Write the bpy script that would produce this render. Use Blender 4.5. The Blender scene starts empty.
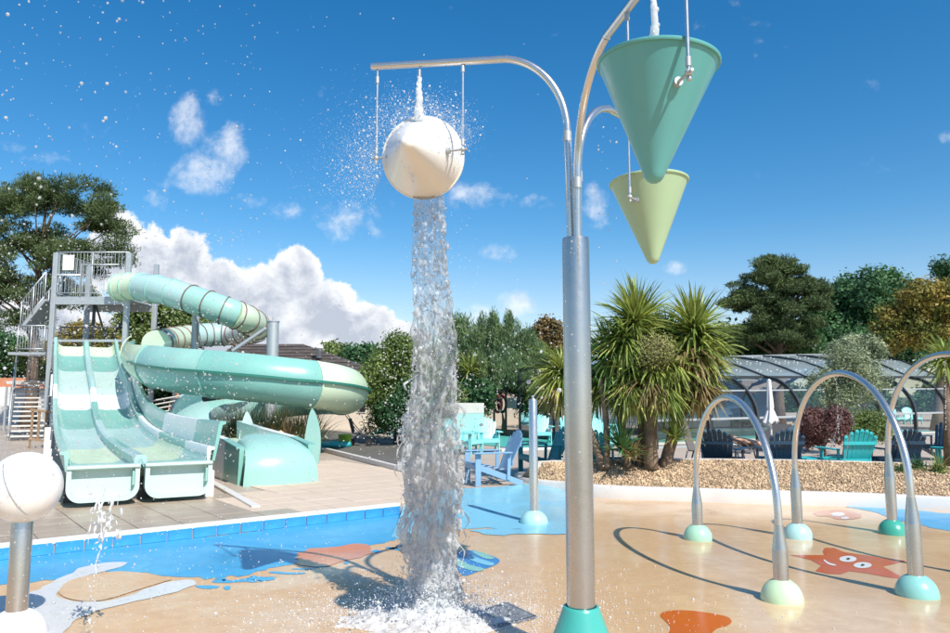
import bpy, bmesh, math, random
import numpy as np
from mathutils import Vector, Matrix, noise, geometry
random.seed(7); RNG = np.random.default_rng(7)
S = bpy.context.scene
COL = S.collection
R = math.radians
PITCH = R(6.21); FPX = 735.0; EYE = 1.65

# ------------------------------------------------------------------ camera
cam_data = bpy.data.cameras.new('camera'); cam = bpy.data.objects.new('camera', cam_data); COL.objects.link(cam)
cam.location = (0, 0, EYE); cam.rotation_euler = (math.pi/2 + PITCH, 0, 0)
cam_data.sensor_width = 36; cam_data.lens = 36*FPX/950; cam_data.clip_end = 3000; cam_data.clip_start = .05
cam_data.dof.use_dof = True; cam_data.dof.focus_distance = 6.0; cam_data.dof.aperture_fstop = 5.6
S.camera = cam
def ray(u, v):
    a = (u-475)/FPX; b = (316.5-v)/FPX
    return Vector((a, math.cos(PITCH)-b*math.sin(PITCH), math.sin(PITCH)+b*math.cos(PITCH)))
def PY(u, v, Y):
    d = ray(u, v); t = Y/d.y
    return Vector((d.x*t, Y, EYE+d.z*t))
def PZ(u, v, z=0.0):
    d = ray(u, v); t = (z-EYE)/d.z
    return Vector((d.x*t, d.y*t, z))

# ------------------------------------------------------------------ world, sun, exposure
SUN_TO = Vector((.53, -.795, 1.0)).normalized()
SUN_EL = math.asin(SUN_TO.z); SUN_AZ = math.atan2(SUN_TO.x, SUN_TO.y)
sd = bpy.data.lights.new('sun', 'SUN'); sd.energy = 5.0; sd.angle = R(.53); sd.color = (1, .955, .88)
sun = bpy.data.objects.new('sun', sd); COL.objects.link(sun)
sun.rotation_euler = (-SUN_TO).to_track_quat('-Z', 'Y').to_euler()
S.view_settings.view_transform = 'Standard'; S.view_settings.look = 'None'
S.view_settings.exposure = 0.24; S.view_settings.gamma = 1
S.cycles.max_bounces = 14; S.cycles.transmission_bounces = 12; S.cycles.transparent_max_bounces = 24
S.cycles.glossy_bounces = 6; S.cycles.diffuse_bounces = 3; S.cycles.caustics_refractive = False; S.cycles.caustics_reflective = False
S.cycles.use_denoising = True; S.cycles.sample_clamp_indirect = 6

class NT:
    def __init__(s, nt): s.nt = nt
    def n(s, t, **k):
        x = s.nt.nodes.new(t)
        for a, b in k.items(): setattr(x, a, b)
        return x
    def put(s, x, i, v):
        if isinstance(v, bpy.types.NodeSocket): s.nt.links.new(v, x.inputs[i])
        elif v is not None:
            if isinstance(v, tuple) and x.inputs[i].type == 'VECTOR': v = v[:3]
            x.inputs[i].default_value = v
    def m(s, op, a, b=None, c=None, clamp=False):
        x = s.n('ShaderNodeMath', operation=op, use_clamp=clamp)
        s.put(x, 0, a); s.put(x, 1, b); s.put(x, 2, c); return x.outputs[0]
    def mix(s, f, a, b):
        x = s.n('ShaderNodeMix', data_type='RGBA'); s.put(x, 0, f); s.put(x, 6, a); s.put(x, 7, b); return x.outputs[2]
    def ramp(s, f, lo, hi, a=0.0, b=1.0, smooth=True):
        x = s.n('ShaderNodeMapRange', interpolation_type='SMOOTHSTEP' if smooth else 'LINEAR')
        s.put(x, 0, f); s.put(x, 1, lo); s.put(x, 2, hi); s.put(x, 3, a); s.put(x, 4, b); return x.outputs[0]
    def noise(s, vec, scale, detail=4, rough=.55, dist=0.0):
        x = s.n('ShaderNodeTexNoise'); s.put(x, 'Vector', vec); s.put(x, 'Scale', scale); s.put(x, 'Detail', detail)
        s.put(x, 'Roughness', rough); s.put(x, 'Distortion', dist); return x.outputs[0]

world = bpy.data.worlds.new('World'); S.world = world; world.use_nodes = True
W = NT(world.node_tree); world.node_tree.nodes.clear()
sky = W.n('ShaderNodeTexSky', sky_type='NISHITA'); sky.sun_disc = False
sky.sun_elevation = SUN_EL; sky.sun_rotation = SUN_AZ; sky.air_density = 1.0; sky.dust_density = .5; sky.ozone_density = 2.2
hs = W.n('ShaderNodeHueSaturation'); hs.inputs['Saturation'].default_value = 1.36; hs.inputs['Value'].default_value = 1.34
hs.inputs['Hue'].default_value = .503
world.node_tree.links.new(sky.outputs[0], hs.inputs['Color'])
tc = W.n('ShaderNodeTexCoord'); sep = W.n('ShaderNodeSeparateXYZ'); world.node_tree.links.new(tc.outputs['Generated'], sep.inputs[0])
X_, Y_, Z_ = sep.outputs
front = W.ramp(Y_, .05, .25)
W.put(hs, 'Saturation', W.ramp(Z_, -.02, .24, .90, 1.42)); W.put(hs, 'Hue', W.ramp(Z_, 0, .2, .515, .497))
ys = W.m('MAXIMUM', Y_, .12)
U_ = W.m('DIVIDE', X_, ys); V_ = W.m('DIVIDE', Z_, ys)
# clouds: (u, v, half width, half height, weight) in picture measure, turned into fixed sky directions
CL = [(112,252,30,46,1),(150,268,34,46,1),(181,266,30,45,1),(215,304,52,42,1),(256,304,46,40,1),(299,280,24,36,1),(322,312,40,34,1),(362,330,40,30,1),(402,344,32,24,1),(200,350,140,46,1),(20,340,90,52,1),
      (202,172,40,26,.62),(190,122,24,36,.60),(232,146,18,34,.50),(212,150,26,26,.4),(212,100,16,12,.34),(345,222,40,22,.48),(288,212,18,12,.38),(250,200,14,9,.28),(368,230,22,14,.38),(160,196,18,22,.4),
      (470,196,42,16,.44),(520,200,30,12,.36),(502,252,22,11,.44),(597,205,14,24,.42),(516,304,26,16,.5),(478,318,26,16,.5),(436,318,20,12,.38),
      (606,340,60,16,.4),(676,268,11,7,.3),(942,138,18,10,.36),(45,158,26,8,.3),(15,145,25,8,.25),(740,340,60,16,.3),(8,190,22,14,.4)]
cmb = W.n('ShaderNodeCombineXYZ'); W.put(cmb, 0, U_); W.put(cmb, 1, V_)
n1 = W.noise(cmb.outputs[0], 8.5, 9, .62, .25); n2 = W.noise(cmb.outputs[0], 24.0, 9, .66, .2)
ofs = W.n('ShaderNodeVectorMath', operation='ADD'); W.put(ofs, 0, cmb.outputs[0]); ofs.inputs[1].default_value = (.012, .016, 0)
n1b = W.noise(ofs.outputs[0], 13.0, 7, .6, .25); n1c = W.noise(cmb.outputs[0], 13.0, 7, .6, .25); relief = W.m('MULTIPLY', W.m('SUBTRACT', n1c, n1b), 3.2)
nn = W.m('ADD', W.m('MULTIPLY', W.m('SUBTRACT', n1, .5), 2.6), W.m('MULTIPLY', W.m('SUBTRACT', n2, .5), 2.2))
tot = None; big = None
for i, (u, v, a, b, w) in enumerate(CL):
    d = ray(u, v); cu, cv = d.x/d.y, d.z/d.y
    du = W.m('MULTIPLY', W.m('SUBTRACT', U_, cu), FPX/a*.97); dv = W.m('MULTIPLY', W.m('SUBTRACT', V_, cv), FPX/b*.97)
    q = W.m('SUBTRACT', 1.0, W.m('ADD', W.m('MULTIPLY', du, du), W.m('MULTIPLY', dv, dv)))
    q = W.m('MULTIPLY', W.m('MAXIMUM', q, -1.2), w)
    tot = q if tot is None else W.m('SMOOTH_MAX', tot, q, .12)
    if i == 10: big = tot
dens = W.m('ADD', tot, W.m('MULTIPLY', nn, .75))
thin = W.ramp(dens, .02, .95, 0, .7)
dbig = W.m('ADD', big, W.m('MULTIPLY', nn, .80))
thick = W.ramp(dbig, .0, .30, 0, .97)
mask = W.m('MULTIPLY', W.m('MAXIMUM', thin, thick), front)
# the same kind of scattered cloud round the rest of the sky
gn = W.noise(tc.outputs['Generated'], 3.2, 8, .6)
mg = W.m('MULTIPLY', W.ramp(gn, .56, .72, 0, .8), W.m('SUBTRACT', 1.0, front))
mg = W.m('MULTIPLY', mg, W.ramp(Z_, .02, .2, 0, 1))
mask = W.m('MAXIMUM', mask, mg)
# lit edges and tops white, bases grey-lilac
sh = W.m('ADD', W.ramp(dbig, .05, 1.0, .95, .25), W.m('ADD', W.m('MULTIPLY', nn, .45), relief))
sh = W.m('ADD', sh, W.m('MULTIPLY', W.m('SUBTRACT', V_, .19), 1.8), clamp=True)
ccol = W.mix(sh, (5.0, 5.45, 6.4, 1), (9.9, 9.95, 10.1, 1))
colr = W.mix(mask, hs.outputs[0], ccol)
bg = W.n('ShaderNodeBackground'); W.put(bg, 0, colr); bg.inputs[1].default_value = .096
wo = W.n('ShaderNodeOutputWorld'); world.node_tree.links.new(bg.outputs[0], wo.inputs[0])

# ------------------------------------------------------------------ materials
MATS = {}
def pmat(name, col, rough=.5, metal=0.0, var=.12, vscale=4.0, bump=0.0, bscale=40.0, coat=0.0, spec=.5, trans=0.0, island=0.0, col2=None, sss=0.0):
    """procedural material: base colour with noise variation, rough variation and bump"""
    if name in MATS: return MATS[name]
    m = bpy.data.materials.new(name); m.use_nodes = True; N = NT(m.node_tree)
    b = m.node_tree.nodes['Principled BSDF']
    t = N.n('ShaderNodeTexCoord').outputs['Object']
    n = N.noise(t, vscale, 5, .6)
    f = N.m('ADD', 1.0-var, N.m('MULTIPLY', n, 2*var))
    c2 = col2 or tuple(x*.72 for x in col)
    c = N.mix(N.ramp(n, .35, .7), (*c2, 1), (*col, 1)) if (col2 or var > .25) else (*col, 1)
    if island:
        g = N.n('ShaderNodeNewGeometry')
        rr = g.outputs['Random Per Island']
        f = N.m('MULTIPLY', f, N.m('ADD', 1-island, N.m('MULTIPLY', rr, 2*island)))
    vm = N.n('ShaderNodeVectorMath', operation='SCALE'); N.put(vm, 0, c); N.put(vm, 3, f)
    N.put(b, 'Base Color', vm.outputs[0])
    n3 = N.noise(t, vscale*3.1, 4, .6)
    N.put(b, 'Roughness', N.m('MULTIPLY', rough, N.m('ADD', .7, N.m('MULTIPLY', n3, .6)), clamp=True))
    b.inputs['Metallic'].default_value = metal; b.inputs['Specular IOR Level'].default_value = spec
    b.inputs['Coat Weight'].default_value = coat; b.inputs['Coat Roughness'].default_value = .08
    if bump:
        bp = N.n('ShaderNodeBump'); bp.inputs['Distance'].default_value = bump; bp.inputs['Strength'].default_value = 1
        N.put(bp, 'Height', N.noise(t, bscale, 5, .6)); m.node_tree.links.new(bp.outputs[0], b.inputs['Normal'])
    if trans:
        o = m.node_tree.nodes['Material Output']; tl = N.n('ShaderNodeBsdfTranslucent'); N.put(tl, 'Color', vm.outputs[0])
        ms = N.n('ShaderNodeMixShader'); ms.inputs[0].default_value = trans
        m.node_tree.links.new(b.outputs[0], ms.inputs[1]); m.node_tree.links.new(tl.outputs[0], ms.inputs[2]); m.node_tree.links.new(ms.outputs[0], o.inputs[0])
    MATS[name] = m
    return m
STEEL = pmat('brushed_steel', (.56, .53, .50), .27, .95, .12, 7, 0)
STEEL_W = pmat('bright_tube_steel', (.68, .665, .64), .27, .88, .06, 6)
GALV = pmat('galvanised_steel', (.50, .53, .54), .5, .55, .12, 6)
TEAL = pmat('teal_gloss_plastic', (.065, .40, .345), .27, 0, .06, 3, coat=.35)
CONE_TEAL = pmat('bucket_teal_plastic', (.125, .42, .415), .34, 0, .08, 5, coat=.25)
CONE_GREEN = pmat('bucket_pistachio_plastic', (.42, .58, .36), .38, 0, .08, 5, coat=.2)
CONE_WHITE = pmat('bucket_cream_plastic', (.86, .84, .80), .32, 0, .05, 5, coat=.3)
MINT = pmat('mint_plastic', (.36, .62, .45), .3, 0, .06, 6, coat=.3)
PALEMINT = pmat('pale_green_plastic', (.52, .70, .46), .3, 0, .06, 6, coat=.3)
AQUA = pmat('aqua_plastic', (.25, .56, .52), .28, 0, .06, 6, coat=.3)
AQUA2 = pmat('mid_aqua_plastic', (.22, .58, .52), .28, 0, .06, 6, coat=.3)
PALEBLUE = pmat('pale_aqua_plastic', (.40, .66, .64), .3, 0, .06, 6, coat=.3)
DKTEAL = pmat('dark_teal_plastic', (.055, .36, .27), .28, 0, .06, 6, coat=.3)
SL_AQUA = pmat('slide_aqua_fibreglass', (.39, .68, .61), .3, 0, .14, 1.5, coat=.2, trans=.22)
SL_DEEP = pmat('slide_deep_aqua_fibreglass', (.25, .54, .48), .3, 0, .16, 1.5, coat=.2, trans=.15)
SL_MINT = pmat('slide_mint_fibreglass', (.74, .88, .66), .32, 0, .08, 1.5, coat=.2, trans=.22)
SL_PALE = pmat('slide_pale_aqua_fibreglass', (.63, .80, .75), .3, 0, .08, 1.5, coat=.2, trans=.2)
SL_WHITE = pmat('slide_white_gelcoat', (.80, .82, .80), .35, 0, .05, 2)
SL_CYAN = pmat('slide_light_cyan_fibreglass', (.50, .73, .71), .3, 0, .08, 1.5, coat=.2, trans=.22)
SEAM = pmat('brown_seam_rubber', (.16, .09, .08), .6)
WHITE = pmat('white_paint', (.80, .79, .76), .45, 0, .06, 8)
WHITEC = pmat('white_rendered_curb', (.64, .61, .57), .7, 0, .14, 3, .002, 60)
BLUEGREY = pmat('blue_grey_painted_wood', (.21, .37, .54), .45, 0, .10, 12, .0008, 60)
CH_TEAL = pmat('teal_painted_wood', (.018, .27, .29), .4, 0, .12, 12, .0008, 60)
CH_TURQ = pmat('turquoise_painted_wood', (.03, .42, .44), .4, 0, .12, 12, .0008, 60)
CH_NAVY = pmat('navy_painted_wood', (.013, .045, .085), .4, 0, .12, 12, .0008, 60)
CH_AQUA = pmat('pale_turquoise_painted_wood', (.26, .72, .72), .42, 0, .08, 12, .0008, 60)
DARK = pmat('charcoal_metal', (.055, .06, .065), .45, .3, .15, 5)
BLACK = pmat('black_rubber', (.02, .02, .02), .6)
BARK = pmat('grey_brown_bark', (.17, .12, .085), .9, 0, .35, 7, .02, 14)
PALMBARK = pmat('fibrous_palm_trunk', (.24, .17, .115), .9, 0, .4, 9, .02, 30)
PINE = pmat('pine_foliage', (0.12, 0.165, 0.055), .7, 0, .35, .6, island=.4, trans=.25, col2=(0.07, 0.115, 0.040))
OAK = pmat('oak_foliage', (0.065, 0.167, 0.051), .6, 0, .35, .6, island=.4, trans=.3, col2=(0.041, 0.116, 0.043))
GOLD = pmat('autumn_foliage', (.40, .27, .055), .7, 0, .35, 1.0, island=.5, trans=.3, col2=(.15, .18, .035))
LIGHTG = pmat('fresh_green_foliage', (.24, .30, .08), .6, 0, .35, .8, island=.4, trans=.3, col2=(.12, .19, .05))
CONIF = pmat('blue_green_conifer_foliage', (.20, .29, .12), .7, 0, .35, .8, island=.4, trans=.25, col2=(.10, .18, .08))
OLIVE = pmat('olive_foliage', (0.345, 0.391, 0.230), .6, 0, .3, 1.5, island=.35, trans=.25, col2=(0.230, 0.287, 0.161))
REDSH = pmat('plum_red_foliage', (.22, .105, .085), .7, 0, .3, 1.5, island=.4, trans=.25, col2=(.13, .06, .055))
BROWNF = pmat('russet_foliage', (.20, .13, .045), .7, 0, .3, 1, island=.4, trans=.2, col2=(.12, .09, .03))
CORDY = pmat('cordyline_leaves', (.44, .47, .12), .45, 0, .35, 2.0, island=.5, trans=.3, col2=(.18, .27, .06))
CORDY2 = pmat('deep_cordyline_leaves', (0.150, 0.300, 0.083), .42, 0, .35, 2.0, island=.45, trans=.3, col2=(0.075, 0.165, 0.045))
DRYLEAF = pmat('dry_yellow_leaves', (.42, .34, .13), .6, 0, .3, 2.0, island=.4, trans=.25, col2=(.25, .17, .08))
FLOWER = pmat('khaki_flower_sprays', (.34, .33, .13), .7, 0, .3, 3, island=.5, trans=.2)
PAMPAS = pmat('pampas_grass_blades', (.24, .27, .12), .6, 0, .3, 2.0, island=.4, trans=.25, col2=(.12, .17, .06))

def glass_mat(name, tint, op, rough=.03, col=None):
    if name in MATS: return MATS[name]
    m = bpy.data.materials.new(name); m.use_nodes = True; N = NT(m.node_tree); m.node_tree.nodes.remove(m.node_tree.nodes['Principled BSDF'])
    o = m.node_tree.nodes['Material Output']
    tr = N.n('ShaderNodeBsdfTransparent'); tr.inputs[0].default_value = (*tint, 1)
    gl = N.n('ShaderNodeBsdfGlossy'); gl.inputs['Roughness'].default_value = rough
    df = N.n('ShaderNodeBsdfDiffuse'); df.inputs[0].default_value = (*(col or (.5, .55, .55)), 1)
    fr = N.n('ShaderNodeFresnel'); fr.inputs[0].default_value = 1.5
    t = N.n('ShaderNodeTexCoord').outputs['Object']; nz = N.noise(t, 1.3, 4)
    m1 = N.n('ShaderNodeMixShader'); N.put(m1, 0, N.m('MULTIPLY', op, N.m('ADD', .75, N.m('MULTIPLY', nz, .5)), clamp=True))
    m.node_tree.links.new(tr.outputs[0], m1.inputs[1]); m.node_tree.links.new(df.outputs[0], m1.inputs[2])
    m2 = N.n('ShaderNodeMixShader'); m.node_tree.links.new(fr.outputs[0], m2.inputs[0])
    m.node_tree.links.new(m1.outputs[0], m2.inputs[1]); m.node_tree.links.new(gl.outputs[0], m2.inputs[2])
    m.node_tree.links.new(m2.outputs[0], o.inputs[0]); MATS[name] = m
    return m
GLASS = glass_mat('enclosure_glazing', (.86, .91, .91), .035, .04)
ROOFG = glass_mat('enclosure_roof_polycarbonate', (.5, .58, .6), .80, .12, (.31, .38, .40))
DGLASS = glass_mat('smoked_glazing', (.20, .22, .22), .42, .04, (.05, .055, .055))

LANEW = glass_mat('lane_water_film', (.90, .97, .94), .10, .22, (.85, .92, .88))
def water_mat(name, white=.12, transp=.25, bump=.004, scale=60, ior=1.33, lo=None, fall=False):
    m = bpy.data.materials.new(name); m.use_nodes = True; N = NT(m.node_tree); L = m.node_tree.links
    m.node_tree.nodes.remove(m.node_tree.nodes['Principled BSDF']); o = m.node_tree.nodes['Material Output']
    tr = N.n('ShaderNodeBsdfTransparent'); rf = N.n('ShaderNodeBsdfRefraction'); rf.inputs['IOR'].default_value = ior; rf.inputs['Roughness'].default_value = .01
    gy = N.n('ShaderNodeBsdfGlossy'); gy.inputs['Roughness'].default_value = .20
    fz = N.n('ShaderNodeFresnel'); fz.inputs[0].default_value = 1.33
    df = N.n('ShaderNodeBsdfDiffuse'); df.inputs[0].default_value = (.93, .95, .96, 1)
    tl = N.n('ShaderNodeBsdfTranslucent'); tl.inputs[0].default_value = (.93, .95, .96, 1)
    t = N.n('ShaderNodeTexCoord').outputs['Object']
    n1 = N.noise(t, scale, 4, .6, .6)
    bp = N.n('ShaderNodeBump'); bp.inputs['Distance'].default_value = bump; N.put(bp, 'Height', n1)
    for q in (gy, rf, fz): L.new(bp.outputs[0], q.inputs['Normal'])
    md = N.n('ShaderNodeMixShader'); md.inputs[0].default_value = .5; L.new(df.outputs[0], md.inputs[1]); L.new(tl.outputs[0], md.inputs[2])
    a0 = N.n('ShaderNodeMixShader'); a0.inputs[0].default_value = transp; L.new(rf.outputs[0], a0.inputs[1]); L.new(tr.outputs[0], a0.inputs[2])
    a = N.n('ShaderNodeMixShader'); N.put(a, 0, N.m('MULTIPLY', fz.outputs[0], 1.2, clamp=True)); L.new(a0.outputs[0], a.inputs[1]); L.new(gy.outputs[0], a.inputs[2])
    b = N.n('ShaderNodeMixShader'); wn = N.noise(t, 9, 6, .7, .5)
    N.put(b, 0, N.ramp(wn, .62-white, .80-white*.5, white*.35 if lo is None else lo, min(1, white*2.6)))
    if fall: # more air in the water the farther it has fallen
        sz = N.n('ShaderNodeSeparateXYZ'); N.put(sz, 0, t); N.put(b, 0, N.m('ADD', b.inputs[0].links[0].from_socket, N.ramp(sz.outputs[2], 2.2, .2, 0, .27), clamp=True))
    L.new(a.outputs[0], b.inputs[1]); L.new(md.outputs[0], b.inputs[2]); L.new(b.outputs[0], o.inputs[0]); MATS[name] = m
    return m
WATER = water_mat('falling_water', .22, .80, .003, 45, 1.12, .13, True)
FOAM = water_mat('aerated_water', .38, .75, .003, 90, 1.06, .5)
DROP = water_mat('airborne_droplets', .30, .6, .0005, 200, 1.08, .30)

# ------------------------------------------------------------------ object helpers
def tag(o, label=None, cat=None, group=None, kind=None):
    if label: o['label'] = label
    if cat: o['category'] = cat
    if group: o['group'] = group
    if kind: o['kind'] = kind
    return o
def thing(name, loc, label, cat, group=None, rz=0.0):
    o = bpy.data.objects.new(name, None); COL.objects.link(o); o.location = loc; o.rotation_euler = (0, 0, rz)
    o.empty_display_size = .1
    return tag(o, label, cat, group)
def aloc(o):
    v = Vector((0, 0, 0))
    while o is not None: v += Vector(o.location); o = o.parent
    return v
def mk(name, verts, faces, mat, parent=None, smooth=False, local=False, thick=0):
    verts = np.asarray(verts, dtype=np.float32).reshape(-1, 3)
    if parent is not None and not local: verts = verts-np.array(aloc(parent), dtype=np.float32)
    me = bpy.data.meshes.new(name)
    if isinstance(faces, np.ndarray):
        n, k = faces.shape
        me.vertices.add(len(verts)); me.vertices.foreach_set('co', verts.ravel())
        me.loops.add(n*k); me.loops.foreach_set('vertex_index', faces.astype(np.int32).ravel())
        me.polygons.add(n); me.polygons.foreach_set('loop_start', np.arange(0, n*k, k, dtype=np.int32))
        me.update(calc_edges=True)
    else: me.from_pydata(verts.tolist(), [], faces)
    if smooth: me.polygons.foreach_set('use_smooth', np.ones(len(me.polygons), dtype=bool))
    if mat is not None: me.materials.append(mat)
    me.update()
    o = bpy.data.objects.new(name, me); COL.objects.link(o)
    if parent is not None: o.parent = parent
    return o
class MB:
    def __init__(s): s.v = []; s.f = []
    def add(s, vs, fs):
        k = len(s.v); s.v += [tuple(p) for p in vs]; s.f += [tuple(i+k for i in f) for f in fs]; return s
    def box(s, c, d, rz=0.0, rot=None, bev=0.0):
        x, y, z = d[0]/2, d[1]/2, d[2]/2
        m = rot if rot is not None else Matrix.Rotation(rz, 3, 'Z')
        c = Vector(c)
        if bev:
            b = min(bev, x*.6, y*.6, z*.6)
            vs = []
            for sz, ins in ((-z, b), (-z+b, 0), (z-b, 0), (z, b)):
                X, Y = x-ins, y-ins; q = b if ins == 0 else b*.6
                vs += [(-X+q, -Y, sz), (X-q, -Y, sz), (X, -Y+q, sz), (X, Y-q, sz), (X-q, Y, sz), (-X+q, Y, sz), (-X, Y-q, sz), (-X, -Y+q, sz)]
            fs = [tuple(range(7, -1, -1)), tuple(range(24, 32))]
            for l in range(3):
                for i in range(8): fs.append((l*8+i, l*8+(i+1) % 8, (l+1)*8+(i+1) % 8, (l+1)*8+i))
        else:
            vs = [(a*x, b2*y, e*z) for e in (-1, 1) for a, b2 in ((-1, -1), (1, -1), (1, 1), (-1, 1))]
            fs = [(3, 2, 1, 0), (4, 5, 6, 7)]+[(i, (i+1) % 4, (i+1) % 4+4, i+4) for i in range(4)]
        return s.add([c+m @ Vector(p) for p in vs], fs)
    def bar(s, a, b, w, t, up=(0, 0, 1)):
        a = Vector(a); b = Vector(b); T = (b-a); L = T.length; T.normalize(); u = Vector(up)
        if abs(T.dot(u)) > .98: u = Vector((0, 1, 0))
        X = T.cross(u).normalized(); Z = X.cross(T)
        m = Matrix((X, T, Z)).transposed()
        return s.box((a+b)/2, (w, L, t), rot=m, bev=min(w, t)*.15)
    def tube(s, pts, rad, n=12, caps=True, closed=False):
        pts = [Vector(p) for p in pts]; K = len(pts)
        rad = [rad]*K if not isinstance(rad, (list, tuple)) else rad
        T = []
        for i in range(K):
            a = pts[max(i-1, 0)]; b = pts[min(i+1, K-1)]; T.append((b-a).normalized())
        u = Vector((0, 0, 1)) if abs(T[0].z) < .9 else Vector((1, 0, 0))
        X = T[0].cross(u).normalized(); vs = []
        for i in range(K):
            X = (X-T[i]*X.dot(T[i])).normalized(); Y = T[i].cross(X)
            for j in range(n):
                a = 2*math.pi*j/n; vs.append(pts[i]+(X*math.cos(a)+Y*math.sin(a))*rad[i])
        fs = [(i*n+j, i*n+(j+1) % n, (i+1)*n+(j+1) % n, (i+1)*n+j) for i in range(K-1) for j in range(n)]
        if caps: fs += [tuple(range(n-1, -1, -1)), tuple(range((K-1)*n, K*n))]
        return s.add(vs, fs)
    def lathe(s, prof, c=(0, 0, 0), n=32, axis=None, caps=True):
        """prof: (radius, height) bottom to top, round c along axis"""
        m = Vector(axis).to_track_quat('Z', 'Y').to_matrix() if axis is not None else Matrix.Identity(3)
        c = Vector(c); vs = []
        for r, z in prof:
            for j in range(n):
                a = 2*math.pi*j/n; vs.append(c+m @ Vector((r*math.cos(a), r*math.sin(a), z)))
        K = len(prof)
        fs = [(i*n+j, i*n+(j+1) % n, (i+1)*n+(j+1) % n, (i+1)*n+j) for i in range(K-1) for j in range(n)]
        if caps: fs += [tuple(range(n-1, -1, -1)), tuple(range((K-1)*n, K*n))]
        return s.add(vs, fs)
    def ell(s, c, r, n=12, k=8):
        c = Vector(c); r = r if isinstance(r, (tuple, list)) else (r, r, r)
        vs = []
        for i in range(1, k):
            ph = math.pi*i/k
            for j in range(n):
                a = 2*math.pi*j/n; vs.append((c.x+r[0]*math.sin(ph)*math.cos(a), c.y+r[1]*math.sin(ph)*math.sin(a), c.z-r[2]*math.cos(ph)))
        vs += [(c.x, c.y, c.z-r[2]), (c.x, c.y, c.z+r[2])]
        B = (k-1)*n
        fs = [(i*n+j, i*n+(j+1) % n, (i+1)*n+(j+1) % n, (i+1)*n+j) for i in range(k-2) for j in range(n)]
        fs += [(B, (j+1) % n, j) for j in range(n)]+[(B+1, (k-2)*n+j, (k-2)*n+(j+1) % n) for j in range(n)]
        return s.add(vs, fs)
    def prism(s, poly, z0, z1):
        """vertical prism from an outline of (x, y)"""
        n = len(poly); tri = geometry.tessellate_polygon([[Vector((p[0], p[1], 0)) for p in poly]])
        vs = [(p[0], p[1], z0) for p in poly]+[(p[0], p[1], z1) for p in poly]
        area = sum(poly[i][0]*poly[(i+1) % n][1]-poly[(i+1) % n][0]*poly[i][1] for i in range(n))
        fs = []
        for t in tri:
            a, b, c = t
            cr = (poly[b][0]-poly[a][0])*(poly[c][1]-poly[a][1])-(poly[b][1]-poly[a][1])*(poly[c][0]-poly[a][0])
            if cr < 0: b, c = c, b
            fs += [(a+n, b+n, c+n), (c, b, a)]
        for i in range(n):
            j = (i+1) % n
            fs.append((i, j, j+n, i+n) if area > 0 else (j, i, i+n, j+n))
        return s.add(vs, fs)
    def sweep(s, pts, sec, side=None, caps=True, up=None):
        """closed section [(side, up)] along a path; side horizontal"""
        pts = [Vector(p) for p in pts]; K = len(pts); n = len(sec); vs = []
        for i in range(K):
            T = (pts[min(i+1, K-1)]-pts[max(i-1, 0)]).normalized()
            X = Vector(side) if side is not None else Vector((T.y, -T.x, 0)).normalized()
            U = Vector(up) if up is not None else X.cross(T).normalized()
            sc = sec[i] if isinstance(sec[0], list) else sec
            for a, b in sc: vs.append(pts[i]+X*a+U*b)
        if isinstance(sec[0], list): n = len(sec[0])
        fs = [(i*n+j, i*n+(j+1) % n, (i+1)*n+(j+1) % n, (i+1)*n+j) for i in range(K-1) for j in range(n)]
        if caps: fs += [tuple(range(n-1, -1, -1)), tuple(range((K-1)*n, K*n))]
        return s.add(vs, fs)
    def build(s, name, mat, parent=None, smooth=False, local=False):
        return mk(name, s.v, s.f, mat, parent, smooth, local)
def smooth_angle(o, deg=35):
    me = o.data
    me.polygons.foreach_set('use_smooth', np.ones(len(me.polygons), dtype=bool))
    bm = bmesh.new(); bm.from_mesh(me)
    bmesh.ops.recalc_face_normals(bm, faces=bm.faces)
    for e in bm.edges:
        if len(e.link_faces) == 2 and e.calc_face_angle(0) > R(deg): e.smooth = False
    bm.to_mesh(me); bm.free()
    return o
def copy_tree(o, parent=None):
    c = o.copy(); COL.objects.link(c)
    if parent is not None: c.parent = parent
    for ch in list(o.children): copy_tree(ch, c)
    return c
def catmull(pts, n=8):
    pts = [Vector(p) for p in pts]; out = []
    for i in range(len(pts)-1):
        p0 = pts[max(i-1, 0)]; p1 = pts[i]; p2 = pts[i+1]; p3 = pts[min(i+2, len(pts)-1)]
        for k in range(n):
            t = k/n
            out.append(.5*((2*p1)+(p2-p0)*t+(2*p0-5*p1+4*p2-p3)*t*t+(3*p1-p0-3*p2+p3)*t**3))
    out.append(pts[-1]); return out
def rough_edge(pts, amp=.04, n=6, closed=True, seed=0.0, freq=3.0):
    """subdivide an outline on the ground and roughen it"""
    out = []; K = len(pts)
    for i in range(K if closed else K-1):
        a = Vector((pts[i][0], pts[i][1], 0)); b = Vector((pts[(i+1) % K][0], pts[(i+1) % K][1], 0))
        for k in range(n):
            p = a.lerp(b, k/n); q = Vector((p.x*freq, p.y*freq, seed))
            out.append((p.x+noise.noise(q)*amp*2, p.y+noise.noise(q+Vector((9, 9, 9)))*amp*2))
    return out
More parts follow.
